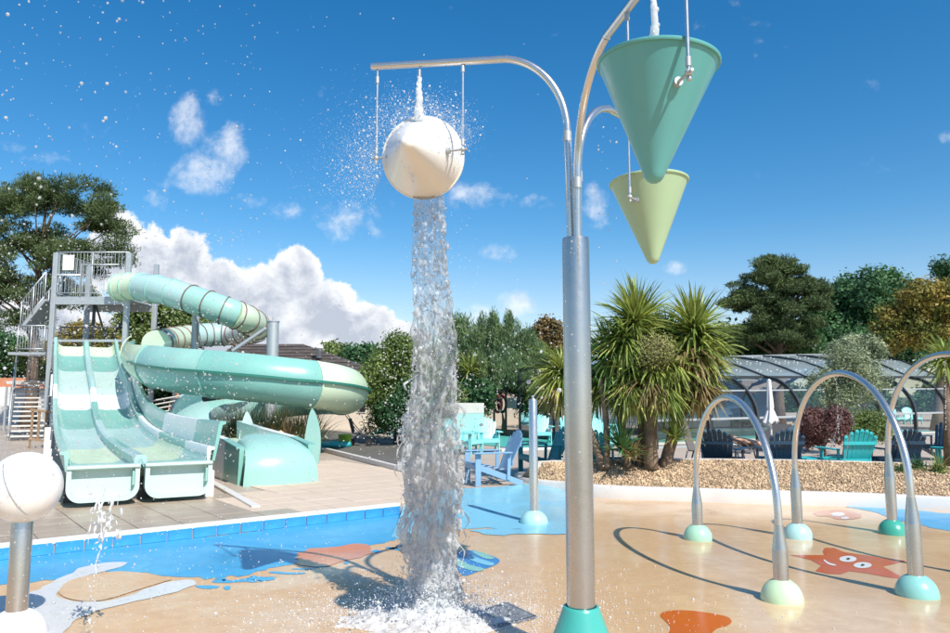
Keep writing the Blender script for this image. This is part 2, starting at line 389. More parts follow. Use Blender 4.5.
# ------------------------------------------------------------------ ground materials
def ground_mat(name, col, col2, wet_lo=.3, wet_hi=.62, speck=.25, rough_dry=.55, rough_wet=.10, scale=1.0, bump=.0015, pale=None, spec=.5, bias=0.0, dirx=0.0):
    m = bpy.data.materials.new(name); m.use_nodes = True; N = NT(m.node_tree); b = m.node_tree.nodes['Principled BSDF']
    g = N.n('ShaderNodeNewGeometry').outputs['Position']
    a1 = N.noise(g, .55*scale, 6, .6, .6); a2 = N.noise(g, 2.6*scale, 6, .65); a3 = N.noise(g, 120, 2, .6); a4 = N.noise(g, 9, 5, .7)
    c = N.mix(N.ramp(N.m('ADD', N.m('MULTIPLY', a1, .6), N.m('MULTIPLY', a2, .4)), .36, .64), (*col2, 1), (*col, 1))
    if pale: c = N.mix(N.m('MULTIPLY', N.ramp(N.m('ADD', N.m('MULTIPLY', a4, .5), N.m('MULTIPLY', a1, .5)), .52, .68), .55), c, (*pale, 1))
    f = N.m('ADD', 1-speck*.5, N.m('MULTIPLY', N.m('SUBTRACT', a3, .5), speck*1.6))
    f = N.m('ADD', f, N.m('MULTIPLY', N.m('SUBTRACT', a4, .5), speck*.9))
    vm = N.n('ShaderNodeVectorMath', operation='SCALE'); N.put(vm, 0, c); N.put(vm, 3, f); N.put(b, 'Base Color', vm.outputs[0])
    sp = N.n('ShaderNodeSeparateXYZ'); N.put(sp, 0, g)
    wv = N.m('ADD', N.m('ADD', N.m('MULTIPLY', a1, .7), N.m('MULTIPLY', a2, .3)), N.m('ADD', bias, N.m('MULTIPLY', sp.outputs[0], dirx)))
    wet = N.ramp(wv, wet_lo, wet_hi)
    N.put(b, 'Roughness', N.m('ADD', rough_dry, N.m('MULTIPLY', wet, rough_wet-rough_dry)))
    b.inputs['Specular IOR Level'].default_value = spec
    bp = N.n('ShaderNodeBump'); bp.inputs['Distance'].default_value = bump
    wv2 = N.n('ShaderNodeTexNoise'); N.put(wv2, 'Vector', g); wv2.inputs['Scale'].default_value = 14; wv2.inputs['Detail'].default_value = 3
    N.put(bp, 'Height', N.m('ADD', N.m('MULTIPLY', a3, N.m('SUBTRACT', 1.15, wet)), N.m('MULTIPLY', wv2.outputs[0], N.m('MULTIPLY', wet, .5))))
    m.node_tree.links.new(bp.outputs[0], b.inputs['Normal'])
    MATS[name] = m
    return m
PAD = ground_mat('sand_coloured_pool_membrane', (.78, .54, .315), (.63, .405, .215), speck=.30, rough_wet=.15, rough_dry=.6, pale=(.76, .58, .38), dirx=.035, bias=.02)
P_BLUE = ground_mat('bright_blue_membrane', (.085, .42, .68), (.06, .35, .62), speck=.2, pale=(.24, .54, .70), rough_dry=.5, rough_wet=.28, bias=.1, bump=.003, spec=.25)
P_LBLUE = ground_mat('light_blue_membrane', (.25, .56, .70), (.20, .50, .65), speck=.15, pale=(.36, .62, .72))
P_WHITE = ground_mat('pale_grey_membrane', (.74, .73, .71), (.66, .66, .65), speck=.2)
P_ORANGE = ground_mat('orange_membrane', (.62, .145, .03), (.56, .12, .02), speck=.15, bias=.1)
P_SALMON = ground_mat('salmon_membrane', (.66, .27, .14), (.62, .24, .12), speck=.2)
P_PINK = ground_mat('faded_pink_membrane', (.66, .33, .22), (.62, .30, .2), speck=.2)
P_RED = ground_mat('coral_red_membrane', (.58, .14, .05), (.54, .12, .04), speck=.15, bias=.1)
P_DBLUE = ground_mat('mid_blue_membrane', (.06, .25, .55), (.05, .22, .5), speck=.15)
P_MINT = ground_mat('mint_membrane', (.28, .56, .48), (.24, .5, .44), speck=.15)
P_DARK = ground_mat('dark_print', (.03, .03, .035), (.02, .02, .02), speck=.1)
DECK = ground_mat('pool_deck_concrete', (.54, .44, .36), (.47, .38, .305), speck=.25, pale=(.54, .45, .37), rough_dry=.75, rough_wet=.3, bias=-.12, dirx=-.012)
SLAB = ground_mat('pale_sandstone_paver', (.70, .56, .43), (.64, .51, .39), speck=.18, rough_dry=.7, rough_wet=.4, bias=-.2)
SLABWET = ground_mat('wet_deck_paver', (.52, .41, .30), (.40, .315, .235), speck=.25, rough_dry=.55, rough_wet=.36, bias=.05, pale=(.45, .38, .30))
GRASSM = ground_mat('dry_grass_ground', (.16, .17, .075), (.11, .13, .05), speck=.5, rough_dry=.9, rough_wet=.8, bump=.01)
MULCH = ground_mat('grey_gravel_bed', (.23, .215, .185), (.17, .16, .14), speck=.8, rough_dry=.9, rough_wet=.7, bump=.006)
BEDM = ground_mat('sandy_bed_soil', (.42, .30, .19), (.34, .24, .15), speck=.5, rough_dry=.9, rough_wet=.8, bump=.006)
PEB = pmat('tan_pebbles', (.57, .42, .265), .75, 0, .2, 3, island=.48, col2=(.42, .295, .18))
COPING = pmat('white_coping_stone', (.78, .74, .68), .5, 0, .12, 5, .001, 50)
TILEB = pmat('blue_pool_tile', (.06, .34, .66), .25, 0, .22, 3, coat=.4, col2=(.04, .27, .58))
GRATE = pmat('wet_drain_grate', (.10, .10, .11), .35, .2, .3, 30, .002, 150, col2=(.28, .29, .31))

# ------------------------------------------------------------------ ground, splash pad, deck
tag(mk('ground', [(-900, -60, -.06), (900, -60, -.06), (900, 1500, -.06), (-900, 1500, -.06)], [(0, 1, 2, 3)], GRASSM), kind='structure')
pad = tag(mk('splash_pad', [(-14, -4, 0), (16, -4, 0), (16, 14.5, 0), (-14, 14.5, 0)], [(0, 1, 2, 3)], PAD), kind='structure')
DZ = .13
A = PZ(0, 547, DZ); B = PZ(240, 522, DZ); C = PZ(400, 505, DZ)
e1 = (C-A).normalized(); e2 = Vector((-e1.y, e1.x, 0))
A0 = A-e1*8
Cc = C+e1*.45
back_line = [(u, PY(u, v, 13.3)) for u, v in ((530, 463), (560, 461.5), (650, 459.5), (720, 460), (800, 461), (880, 463), (960, 466), (1080, 470))]
front = [(A0.x, A0.y), (A.x, A.y), (C.x, C.y), (Cc.x, Cc.y)]
b0 = [PZ(u, v, DZ) for u, v in ((424, 492), (455, 488.5), (500, 486), (530, 482.5))]
front += [(p.x, p.y) for p in b0]
deck_poly = front+[(p.x, 13.36) for u, p in back_line[1:]]+[(14, 13.4), (60, 14), (60, 75), (-75, 75), (-75, A0.y)]
mb = MB(); mb.prism(deck_poly, -.05, DZ); deck = tag(mb.build('pool_deck', DECK), kind='structure')
# coping along the pool edge
mb = MB(); off = e2*.05
mb.sweep([A0+off+Vector((0, 0, .006)), C+off+Vector((0, 0, .006))], [(-.06, -.03), (.06, -.03), (.06, .012), (.045, .02), (-.045, .02), (-.06, .012)][::-1], side=(e1.y, -e1.x, 0))
cop = mb.build('coping', COPING, deck)
# glazed blue tiles on the pool wall
tw = .285; n = int(((C-A).length+1.2)/tw); tmesh = None
for i in range(n):
    c = C-e1*(tw*(i+.5))-e2*.012
    if tmesh is None:
        m_ = MB(); m_.box((0, 0, 0), (tw-.012, .024, .118), bev=.004); o = m_.build('wall_tile', TILEB, deck, local=True); tmesh = o.data
    else: o = bpy.data.objects.new('wall_tile', tmesh); COL.objects.link(o); o.parent = deck
    o.location = (c.x, c.y, .062); o.rotation_euler = (0, 0, math.atan2(e1.y, e1.x))
# pavers on the deck beside the pool
dry = [(232, 500), (258, 508), (300, 512), (404, 504), (436, 482), (426, 475), (312, 446), (290, 470)]
wetp = [(-30, 560), (240, 523), (404, 504), (300, 500), (232, 496), (120, 490), (30, 470), (-30, 500)]
def inside(poly, x, y):
    r = False; n = len(poly)
    for i in range(n):
        x1, y1 = poly[i]; x2, y2 = poly[(i+1) % n]
        if (y1 > y) != (y2 > y) and x < (x2-x1)*(y-y1)/(y2-y1)+x1: r = not r
    return r
dryw = [tuple(PZ(u, v, DZ).xy) for u, v in dry]; wetw = [tuple(PZ(u, v, DZ).xy) for u, v in wetp]
sw = .5; pm = {}; cnt = 0
for r_ in range(0, 14):
    for c_ in range(-4, 26):
        p = C-e1*(sw*(c_+.5)-.6)+e2*(.12+sw*(r_+.5))
        k = 'dry' if inside(dryw, p.x, p.y) else ('wet' if inside(wetw, p.x, p.y) and p.x > -8 else None)
        if k is None: continue
        if k not in pm:
            m_ = MB(); m_.box((0, 0, 0), (sw-.010, sw-.010, .03), bev=.004); o = m_.build('paver', SLAB if k == 'dry' else SLABWET, deck, local=True); pm[k] = o.data
        else: o = bpy.data.objects.new('paver', pm[k]); COL.objects.link(o); o.parent = deck
        o.location = (p.x, p.y, DZ+random.uniform(-.0015, .001)); o.rotation_euler = (0, 0, math.atan2(e1.y, e1.x)); cnt += 1
print('pavers', cnt)
# white kerb strip on the deck from the slide exit to the pool
mb = MB(); a = PZ(206, 480, DZ); b = PZ(256, 508.5, DZ); mb.bar(a+Vector((0, 0, .02)), b+Vector((0, 0, .02)), .12, .045)
tag(mb.build('kerb_strip', WHITEC), kind='structure')
mb = MB(); pts = [PZ(u, v, DZ+.06) for u, v in ((305, 446), (330, 451), (370, 461), (405, 470), (440, 479))]
for a, b in zip(pts, pts[1:]): mb.bar(a, b+(b-a)*.01, .09, .12)
tag(mb.build('bed_edging', WHITEC), kind='structure')
# grey gravel bed behind the pavers
gp = [PZ(u, v, DZ+.02) for u, v in ((306, 447), (370, 458), (440, 474), (455, 450), (400, 438), (330, 430), (250, 430), (240, 437))]
mb = MB(); mb.prism([(p.x, p.y) for p in gp], DZ-.02, DZ+.02); tag(mb.build('gravel_bed', MULCH), kind='structure')
# light blue beach sloping from the deck down to the pad
top = [PZ(u, v, DZ+.004) for u, v in ((404, 503), (424, 493), (455, 489), (500, 486.5), (533, 483), (560, 486), (584, 489.5), (590, 494))]
low = [PZ(u, v, .004) for u, v in ((385, 548), (418, 545), (455, 530), (490, 529), (535, 529.5), (566, 529), (586, 531), (592, 526))]
low[0] = PZ(392, 536, .004)
nr, nc = 10, 57; vs = []; 
tt = catmull(top, 8); ll = catmull(low, 8)
for j in range(nr+1):
    for i in range(nc):
        a = tt[i]; b = ll[i]; f = j/nr
        p = a.lerp(b, f); p.z = .004+(DZ)*(1-f)**2*(1 if i < 36 else max(0, 1-(i-36)/10))
        if j == nr: q = Vector((p.x*4, p.y*4, 3)); p.y += noise.noise(q)*.16; p.x += noise.noise(q*2)*.05
        vs.append(p)
fs = [(j*nc+i, (j+1)*nc+i, (j+1)*nc+i+1, j*nc+i+1) for j in range(nr) for i in range(nc-1)]
tag(mk('beach_slope', vs, fs, P_LBLUE, smooth=True), kind='structure')

def paint(name, px, mat, z=.004, amp=.03, n=6, seed=0.0, freq=3.0, parent=pad, smooth=True, holes=None):
    pts = [PZ(u, v, 0) for u, v in px]
    if smooth:
        K = len(pts); cl = []
        for i in range(K):
            seg = catmull([pts[i-1], pts[i], pts[(i+1) % K], pts[(i+2) % K]], 5)[5:10]; cl += seg
        pts = cl; n = 3
    o2 = rough_edge(pts, amp, n, True, seed, freq)
    tri = geometry.tessellate_polygon([[Vector((x, y, 0)) for x, y in o2]])
    fs = []
    for a, b, c in tri:
        cr = (o2[b][0]-o2[a][0])*(o2[c][1]-o2[a][1])-(o2[b][1]-o2[a][1])*(o2[c][0]-o2[a][0])
        fs.append((a, b, c) if cr > 0 else (a, c, b))
    return mk(name, [(x, y, z) for x, y in o2], fs, mat, parent)
# painted areas of the pool floor
wb = [PZ(0, 547, DZ)-e1*6, PZ(100, 536.6, DZ), PZ(240, 522, DZ), PZ(404, 504.6, DZ)]
def toP(w): # world ground point to picture measure
    d = Vector((w.x, w.y, 0))-Vector((0, 0, EYE)); f = d.y*math.cos(PITCH)+d.z*math.sin(PITCH); u = -d.y*math.sin(PITCH)+d.z*math.cos(PITCH)
    return (475+d.x/f*FPX, 316.5-u/f*FPX)
blue = [toP(w) for w in wb]+[(425, 512), (424, 522), (411, 532), (396, 541), (365, 545.5), (330, 549), (300, 553), (298, 562), (280, 567), (262, 570), (240, 577), (222, 576), (205, 580), (190, 577), (171, 577),
       (150, 573), (122, 572), (91, 574), (60, 579), (30, 582), (-60, 590)]
paint('blue_area', blue, P_BLUE, .0028, .05, 22, 1.0, 7.0, smooth=False)
for k, (u, v, a, b) in enumerate(((240, 581, 22, 2.2), (285, 573, 16, 2), (208, 587, 9, 1.4), (262, 579, 9, 1.5), (552, 533, 8, 1.6), (318, 566, 8, 1.3), (405, 548, 13, 2), (436, 571, 5, 1.5), (420, 566, 6, 1.5), (254, 577, 6, 1), (272, 577, 5, .8), (300, 569, 7, 1.2), (228, 588, 5, .8), (222, 579, 9, 1.3), (375, 551, 8, 1.2), (388, 548, 6, 1), (345, 563, 6, 1))):
    paint('blue_fleck', [(u+a*math.cos(t), v+b*math.sin(t)) for t in [i*math.pi/5 for i in range(10)]], P_BLUE, .0031, .05, 4, k*3.1, 7)
paint('salmon_area', [(297, 562), (298, 554), (320, 549), (365, 545), (372, 550), (346, 561), (322, 566)], P_SALMON, .0052, .06, 7, 4.4, 6)
paint('pale_swirl', [(-50, 598), (10, 596), (40, 588), (67, 575), (91, 565.5), (118, 562.5), (123, 566), (107, 571), (85, 577), (64, 588), (60, 597), (80, 602), (110, 601), (140, 592), (165, 582.5), (188, 580), (196, 584), (180, 591), (150, 598), (110, 608), (80, 618), (63, 632), (58, 660), (-50, 670)], P_WHITE, .0052, .025, 6, 2.0, 5)
paint('sand_tongue', [(58, 592), (66, 584), (80, 578), (107, 573), (130, 572.5), (171, 578), (165, 582), (140, 590), (100, 601), (70, 600)], PAD, .0075, .02, 4, 8.0)
paint('light_blue_fringe', [(470, 531), (500, 529), (540, 529), (575, 529), (585, 533), (560, 534), (530, 534), (500, 535)], P_LBLUE, .0056, .05, 5, 2.5, 6)
paint('right_blue_area', [(846, 506), (880, 507), (950, 513.5), (1060, 522), (1060, 545), (990, 538), (950, 531), (925, 526), (905, 521), (885, 516), (866, 510)], P_BLUE, .0028, .05, 8, 5.0, 5)
paint('starfish', [(790, 555.3), (824, 555.2), (823, 551), (824.7, 548), (834, 548), (845, 552.5), (868, 555.6), (906, 561), (883, 566.6), (894, 573), (907, 579.3), (888, 577.3), (868, 573.5), (850, 571.2), (841, 574.3), (828, 574), (815, 571), (821.6, 565.5), (811, 560)], P_RED, .0028, .004, 3, 6.0, smooth=False)
def disc(name, u, v, a, b, mat, z): 
    return paint(name, [(u+a*math.cos(t), v+b*math.sin(t)) for t in [i*math.pi/8 for i in range(16)]], mat, z, .001, 2)
disc('starfish_eye', 848, 559.3, 8.6, 3.1, P_WHITE, .0052); disc('starfish_eye', 862.6, 565.5, 9, 3.0, P_WHITE, .0052)
disc('starfish_pupil', 848.5, 559.6, 1.8, .8, P_DARK, .012); disc('starfish_pupil', 862.8, 565.8, 1.8, .8, P_DARK, .012)
paint('starfish_smile', [(824.5, 560), (829, 563), (835.5, 565), (835, 566), (828.5, 564.6), (823.8, 561)], P_WHITE, .0052, .001, 2)
paint('pink_fish', [(814, 512), (840, 509.8), (850, 511.5), (862, 515), (857, 518.6), (840, 519.6), (828, 516.5), (818, 516)], P_PINK, .0028, .01, 3, 7.0)
disc('fish_eye', 838, 514.5, 7, 2.2, P_WHITE, .0052); disc('fish_eye', 845, 518.2, 4, 1.3, P_WHITE, .0056)
paint('orange_blob', [(661, 616), (664, 612), (676, 610.2), (694, 611), (712, 613.5), (727, 617), (732, 622), (727, 626), (716, 629), (708, 637), (690, 642), (668, 640), (670, 628), (664, 620)], P_ORANGE, .0028, .006, 3, 9.0)
paint('leaf_fish', [(440, 553), (455, 551.5), (472, 550.5), (484, 553), (494, 557), (499, 561), (494, 565.5), (482, 570), (465, 576), (455, 571), (440, 573), (425, 568), (430, 560)], P_DBLUE, .0028, .006, 3, 9.5)
paint('leaf_fish_stripe', [(446, 553), (458, 559), (470, 565), (484, 569), (477, 571.5), (462, 568), (450, 561), (440, 556)], P_MINT, .0052, .0028, 3)
paint('leaf_fish_stripe', [(472, 551.6), (482, 552.6), (494, 558), (489, 559.4), (480, 556.6)], P_MINT, .0052, .0028, 3)
paint('leaf_fish_stripe', [(470, 555), (480, 559), (494, 563.6), (490, 566), (478, 563), (466, 558)], P_LBLUE, .0054, .0028, 3)
def grate(px, label, nb=12):
    c = [PZ(u, v, .007) for u, v in px]; ctr = sum(c, Vector())/4
    t = thing('drain_grate', (ctr.x, ctr.y, 0), label, 'drain grate')
    m_ = MB(); 
    for i in range(4): m_.bar(c[i], c[(i+1) % 4], .03, .016)
    m_.build('frame', GRATE, t)
    m_ = MB(); m_.add([p+Vector((0, 0, -.002)) for p in c], [(0, 1, 2, 3)]); m_.build('backing', BLACK, t)
    for i in range(nb):
        f = (i+.5)/nb; m_ = MB(); m_.bar(c[0].lerp(c[1], f)+Vector((0, 0, .002)), c[3].lerp(c[2], f)+Vector((0, 0, .002)), .026, .012); m_.build('slat', GRATE, t)
grate([(476, 613), (497, 627), (536, 617), (506, 603)], 'dark grey square floor drain grate in the sand floor left of the bucket post')
grate([(397, 546), (405, 553.5), (421, 549), (411, 541)], 'small dark drain grate behind the falling water near the blue area', 6)

# ------------------------------------------------------------------ raised planter
base = [(519, 484), (523, 488.5), (540, 492), (566, 494.5), (600, 498), (650, 500.5), (700, 502), (750, 504), (850, 507), (950, 512), (1080, 521)]
bw = catmull([PZ(u, v, 0) for u, v in base], 5)
BL = PY(541, 464, 13.25)
curb_path = [Vector((BL.x-.05, 13.25, 0)), Vector((PZ(522, 478, .2).x-.05, PZ(522, 476, .2).y, 0))]+[p+Vector((0, .08, 0)) for p in bw]
curb_path[0:2] = [Vector((BL.x, 13.3, 0)), bw[0].lerp(Vector((BL.x, 13.3, 0)), .45)+Vector((-.12, 0, 0))]
planter = thing('planter', (4, 12.3, 0), 'long raised planter with a white curved curb and tan gravel behind the arches', 'planter')
mb = MB(); hh = [.33, .27]+[.205]*len(bw)
sec = [[(.08, -.04), (.08, h-.03), (.055, h), (-.055, h), (-.08, h-.03), (-.08, -.04)] for h in hh]
mb.sweep(curb_path, sec, up=(0, 0, 1)); o = mb.build('curb', WHITEC, planter); smooth_angle(o, 40)
mb = MB(); bpts = [Vector((p.x, 13.32, p.z)) for u, p in back_line]
for i in range(len(bpts)-1):
    a, b = bpts[i], bpts[i+1]
    mb.add([(a.x, 13.27, -.04), (b.x, 13.27, -.04), (b.x, 13.41, -.04), (a.x, 13.41, -.04), (a.x, 13.27, a.z+.02), (b.x, 13.27, b.z+.02), (b.x, 13.41, b.z+.02), (a.x, 13.41, a.z+.02)],
           [(0, 1, 5, 4), (2, 3, 7, 6), (4, 5, 6, 7)]+([(3, 0, 4, 7)] if i == 0 else []))
mb.build('back_wall', WHITEC, planter)
def lerp_line(line, x):
    for a, b in zip(line, line[1:]):
        if a.x <= x <= b.x: return a.lerp(b, (x-a.x)/max(1e-6, b.x-a.x))
    return line[-1] if x > line[-1].x else line[0]
def bed(s, t): # s 0..1 left to right, t 0..1 front to back
    xf = bw[4].x+.02+s*(10.2-bw[4].x); xb = bpts[0].x+.06+s*(10.6-bpts[0].x)
    f = lerp_line(bw[3:], xf)+Vector((0, .12, .17)); b = lerp_line(bpts, xb); b = Vector((xb, 13.28, b.z))
    p = f.lerp(b, t); p.z = .17+(b.z-.17)*(t**.9)+noise.noise(Vector((p.x*1.3, p.y*1.3, 0)))*.03*math.sin(math.pi*t)
    return p
nx, ny = 70, 14
mk('bed_soil', [bed(i/nx, j/ny) for j in range(ny+1) for i in range(nx+1)], [(j*(nx+1)+i, j*(nx+1)+i+1, (j+1)*(nx+1)+i+1, (j+1)*(nx+1)+i) for j in range(ny) for i in range(nx)], BEDM, planter, True)
# pebbles
bm = bmesh.new(); bmesh.ops.create_icosphere(bm, subdivisions=1, radius=1); IV = np.array([v.co for v in bm.verts]); IF = np.array([[v.index for v in f.verts] for f in bm.faces]); bm.free()
bm = bmesh.new(); bmesh.ops.create_icosphere(bm, subdivisions=2, radius=1); IV2 = np.array([v.co for v in bm.verts]); IF2 = np.array([[v.index for v in f.verts] for f in bm.faces]); bm.free()
def scatter_blobs(name, pos, rad, mat, parent=None, base=(IV, IF), squash=(.6, 1.3), smooth=False):
    n = len(pos); V, F = base
    sc = RNG.uniform(squash[0], squash[1], (n, 1, 3))*np.asarray(rad).reshape(n, 1, 1)
    q = RNG.normal(size=(n, 4)); q /= np.linalg.norm(q, axis=1, keepdims=True); w, x, y, z = q.T
    Rm = np.stack([1-2*(y*y+z*z), 2*(x*y-z*w), 2*(x*z+y*w), 2*(x*y+z*w), 1-2*(x*x+z*z), 2*(y*z-x*w), 2*(x*z-y*w), 2*(y*z+x*w), 1-2*(x*x+y*y)], 1).reshape(n, 3, 3)
    vv = np.einsum('nij,nkj->nki', Rm, V[None]*sc)+np.asarray(pos).reshape(n, 1, 3)
    ff = F[None]+(np.arange(n)*len(V)).reshape(n, 1, 1)
    return mk(name, vv.reshape(-1, 3), ff.reshape(-1, F.shape[1]), mat, parent, smooth)
NP = 23000; pos = []
for i in range(NP):
    p = bed(random.random(), min(1, random.random()**1.05)); pos.append((p.x, p.y, p.z+random.uniform(-.004, .014)))
o = scatter_blobs('pebbles', np.array(pos), RNG.uniform(.010, .023, NP), PEB, planter); o['kind'] = 'stuff'
# ------------------------------------------------------------------ post with tipping buckets
PP = Vector((.665, 4.78, 0))
post = thing('bucket_post', PP, 'tall steel water post with three curved arms carrying tipping buckets, on a teal cone foot', 'water post')
mb = MB(); mb.lathe([(.238, 0), (.236, .02), (.172, .185), (.118, .325), (.112, .342), (.104, .348), (.0935, .345), (.0935, .2)], PP, 48, caps=False); o = mb.build('foot_cone', TEAL, post, True)
mb = MB(); mb.lathe([(.089, .2), (.0895, 2.66), (.086, 2.69), (.05, 2.692)], PP, 48); smooth_angle(mb.build('pole', STEEL, post))
def arm(name, ang, r0, zt, rc, rend, pts_r, zp, pivot_off=.33, cap=True):
    """arm out of the pole top, curving to level, two hanger rods either side of the bucket"""
    D = Vector((math.cos(ang), math.sin(ang), 0)); p = []
    p.append(PP+D*r0+Vector((0, 0, 2.55)))
    p.append(PP+D*(r0+.005)+Vector((0, 0, 2.95)))
    zc = zt-rc*1.15
    p.append(PP+D*(r0+.015)+Vector((0, 0, zc)))
    for k in range(1, 13):
        a = math.pi/2*k/12; p.append(PP+D*(r0+.015+rc*(1-math.cos(a)))+Vector((0, 0, zc+rc*1.15*math.sin(a))))
    p.append(PP+D*rend+Vector((0, 0, zt+(.075 if zt > 3.9 else .02))))
    q = catmull(p, 4)
    m_ = MB(); m_.tube(q, .0255, 16); ob = m_.build('arm', STEEL_W, post, True); smooth_angle(ob, 50)
    m_ = MB(); m_.tube([p[2]+Vector((0, 0, -.07)), p[2]+Vector((0, 0, .0))], .0285, 16); c_ = m_.build('coupling', GALV, ob, True); smooth_angle(c_, 50)
    ctr = PP+D*pts_r
    for sgn in (-1, 1):
        h = ctr+D*(sgn*pivot_off); a = h+Vector((0, 0, zt-.02)); b = h+Vector((0, 0, zp))
        m_ = MB(); m_.tube([a+Vector((0, 0, (.065 if sgn > 0 else .03) if zt > 3.9 else 0)), b+Vector((0, 0, -.01))], .0095, 10); rod = m_.build('hanger_rod', STEEL_W, post, True); smooth_angle(rod, 50)
        m_ = MB(); m_.tube([a+Vector((0, 0, .01)), a+Vector((0, 0, -.04))], .014, 12); smooth_angle(m_.build('collar', GALV, rod), 50)
        m_ = MB(); m_.ell(b, .019, 12, 8); m_.tube([b+Vector((0, 0, .03)), b+Vector((0, 0, .075))], .0135, 12)
        m_.ell(b+Vector((0, 0, -.03)), .013, 10, 6); m_.tube([h+D*(sgn*.035)+Vector((0, 0, zp)), h-D*(sgn*.11)+Vector((0, 0, zp-.002))], .008, 10)
        smooth_angle(m_.build('pivot', GALV, rod), 50)
    m_ = MB(); n_ = ctr+Vector((0, 0, zt)); m_.tube([n_, n_+Vector((0, 0, -.055))], .016, 12); smooth_angle(m_.build('nozzle', STEEL_W, ob), 50)
    return ctr
def bucket_mesh(m_, c, d, r=.30, h=.655):
    """inverted hollow cone with a rounded tip; c = pivot point on the axis, d = direction of the tip"""
    t = .009; prof = []
    tip = .052; slope = (r-.0)/(h+.06)
    prof = [(.001, h), (.018, h-.003), (.033, h-.012), (.045, h-.027), (.053, h-.046)]
    for k in range(1, 15): f = k/14; prof.append((.053+(r-.004-.053)*f, (h-.046)*(1-f)+.012*f))
    prof += [(r+.004, .014), (r+.008, .008), (r+.008, -.002), (r+.003, -.006), (r-.006, -.004), (r-.012, .01)]
    for k in range(1, 11): f = k/10; prof.append(((r-.012)+(.035-(r-.012))*f, .01+(h-.06)*f))
    prof.append((.001, h-.04))
    prof = [(a, b-.19) for a, b in prof]
    m_.lathe(prof, c, 64, axis=d, caps=False)
bk = [('white', math.atan2(.32, -1.07), .03, 4.00, .50, 1.49, 1.115, 3.375, CONE_WHITE),
      ('near', math.atan2(-1.2, .255), .035, 3.80, .62, 1.60, 1.225, 3.14, CONE_TEAL),
      ('back', math.atan2(.85, .705), .035, 3.73, .50, 1.46, 1.105, 3.135, CONE_GREEN)]
centres = {}
for nm, ang, r0, zt, rc, rend, pr, zp, mt in bk: centres[nm] = (arm(nm, ang, r0, zt, rc, rend, pr, zp), zp, zt, ang)
def bucket(key, mat, d, label, hgt=.655):
    c, zp, zt, ang = centres[key]; P = Vector((c.x, c.y, zp))
    m_ = MB(); bucket_mesh(m_, P, Vector(d).normalized(), h=hgt)
    o = mk('tipping_bucket', np.array(m_.v)-np.array(P), m_.f, mat, None); o.location = P; smooth_angle(o, 40)
    tag(o, label, 'bucket', 'tipping buckets hanging from the curved arms')
    # moulded seam band and pivot bosses
    dv = Vector(d).normalized(); D = Vector((math.cos(ang), math.sin(ang), 0))
    for s in (-1, 1):
        m_ = MB(); m_.tube([P+D*(s*.19), P+D*(s*.236)], .022, 14); smooth_angle(m_.build('pivot_boss', GALV, o), 50)
    return o
dW = Vector((-.27, -.957, -.03)); perp = Vector((-math.sin(centres['white'][3]), math.cos(centres['white'][3]), 0))
bucket('white', CONE_WHITE, (-.10, -.965, -.16), 'cream white cone bucket tipped over with its tip towards the viewer and water pouring out')
bucket('near', CONE_TEAL, (-.055, .02, -1), 'large teal cone bucket hanging upright, nearest and highest in the picture', .62)
bucket('back', CONE_GREEN, (.02, -.03, -1), 'pistachio green cone bucket hanging upright behind and below the teal one')

# ------------------------------------------------------------------ falling water
def remesh(m_, voxel):
    me = bpy.data.meshes.new('tmp'); me.from_pydata(m_.v, [], m_.f); o = bpy.data.objects.new('tmp', me); COL.objects.link(o)
    md = o.modifiers.new('r', 'REMESH'); md.mode = 'VOXEL'; md.voxel_size = voxel; md.use_smooth_shade = True
    dg = bpy.context.evaluated_depsgraph_get(); dg.update(); ev = o.evaluated_get(dg).data
    n = len(ev.vertices); v = np.zeros(n*3, np.float32); ev.vertices.foreach_get('co', v); f = [tuple(p.vertices) for p in ev.polygons]
    bpy.data.objects.remove(o); return v.reshape(-1, 3), f
def fall_frame(z): # centre x, centre y, half width at height z
    tab = [(3.12, 430, 17.5, 5.31), (3.03, 430, 18.5, 5.34), (2.75, 431, 20, 5.44), (2.4, 433, 21.5, 5.53), (2.1, 434, 22, 5.59), (1.8, 434.5, 23, 5.64), (1.6, 432, 27, 5.67), (1.4, 430, 32, 5.70), (1.2, 432, 31, 5.73), (.9, 434, 29, 5.77), (.6, 432, 27, 5.80), (.3, 434, 24, 5.83), (0, 430, 34, 5.85)]
    for (z1, u1, w1, y1), (z2, u2, w2, y2) in zip(tab, tab[1:]):
        if z <= z1 and z >= z2:
            f = (z1-z)/(z1-z2); u = u1+(u2-u1)*f; w = w1+(w2-w1)*f; y = y1+(y2-y1)*f
            return (u-475)/735*(y+(z-1.65)*.108), y, w/735*y*.9
    return fall_frame(3.12 if z > 3.12 else 0)
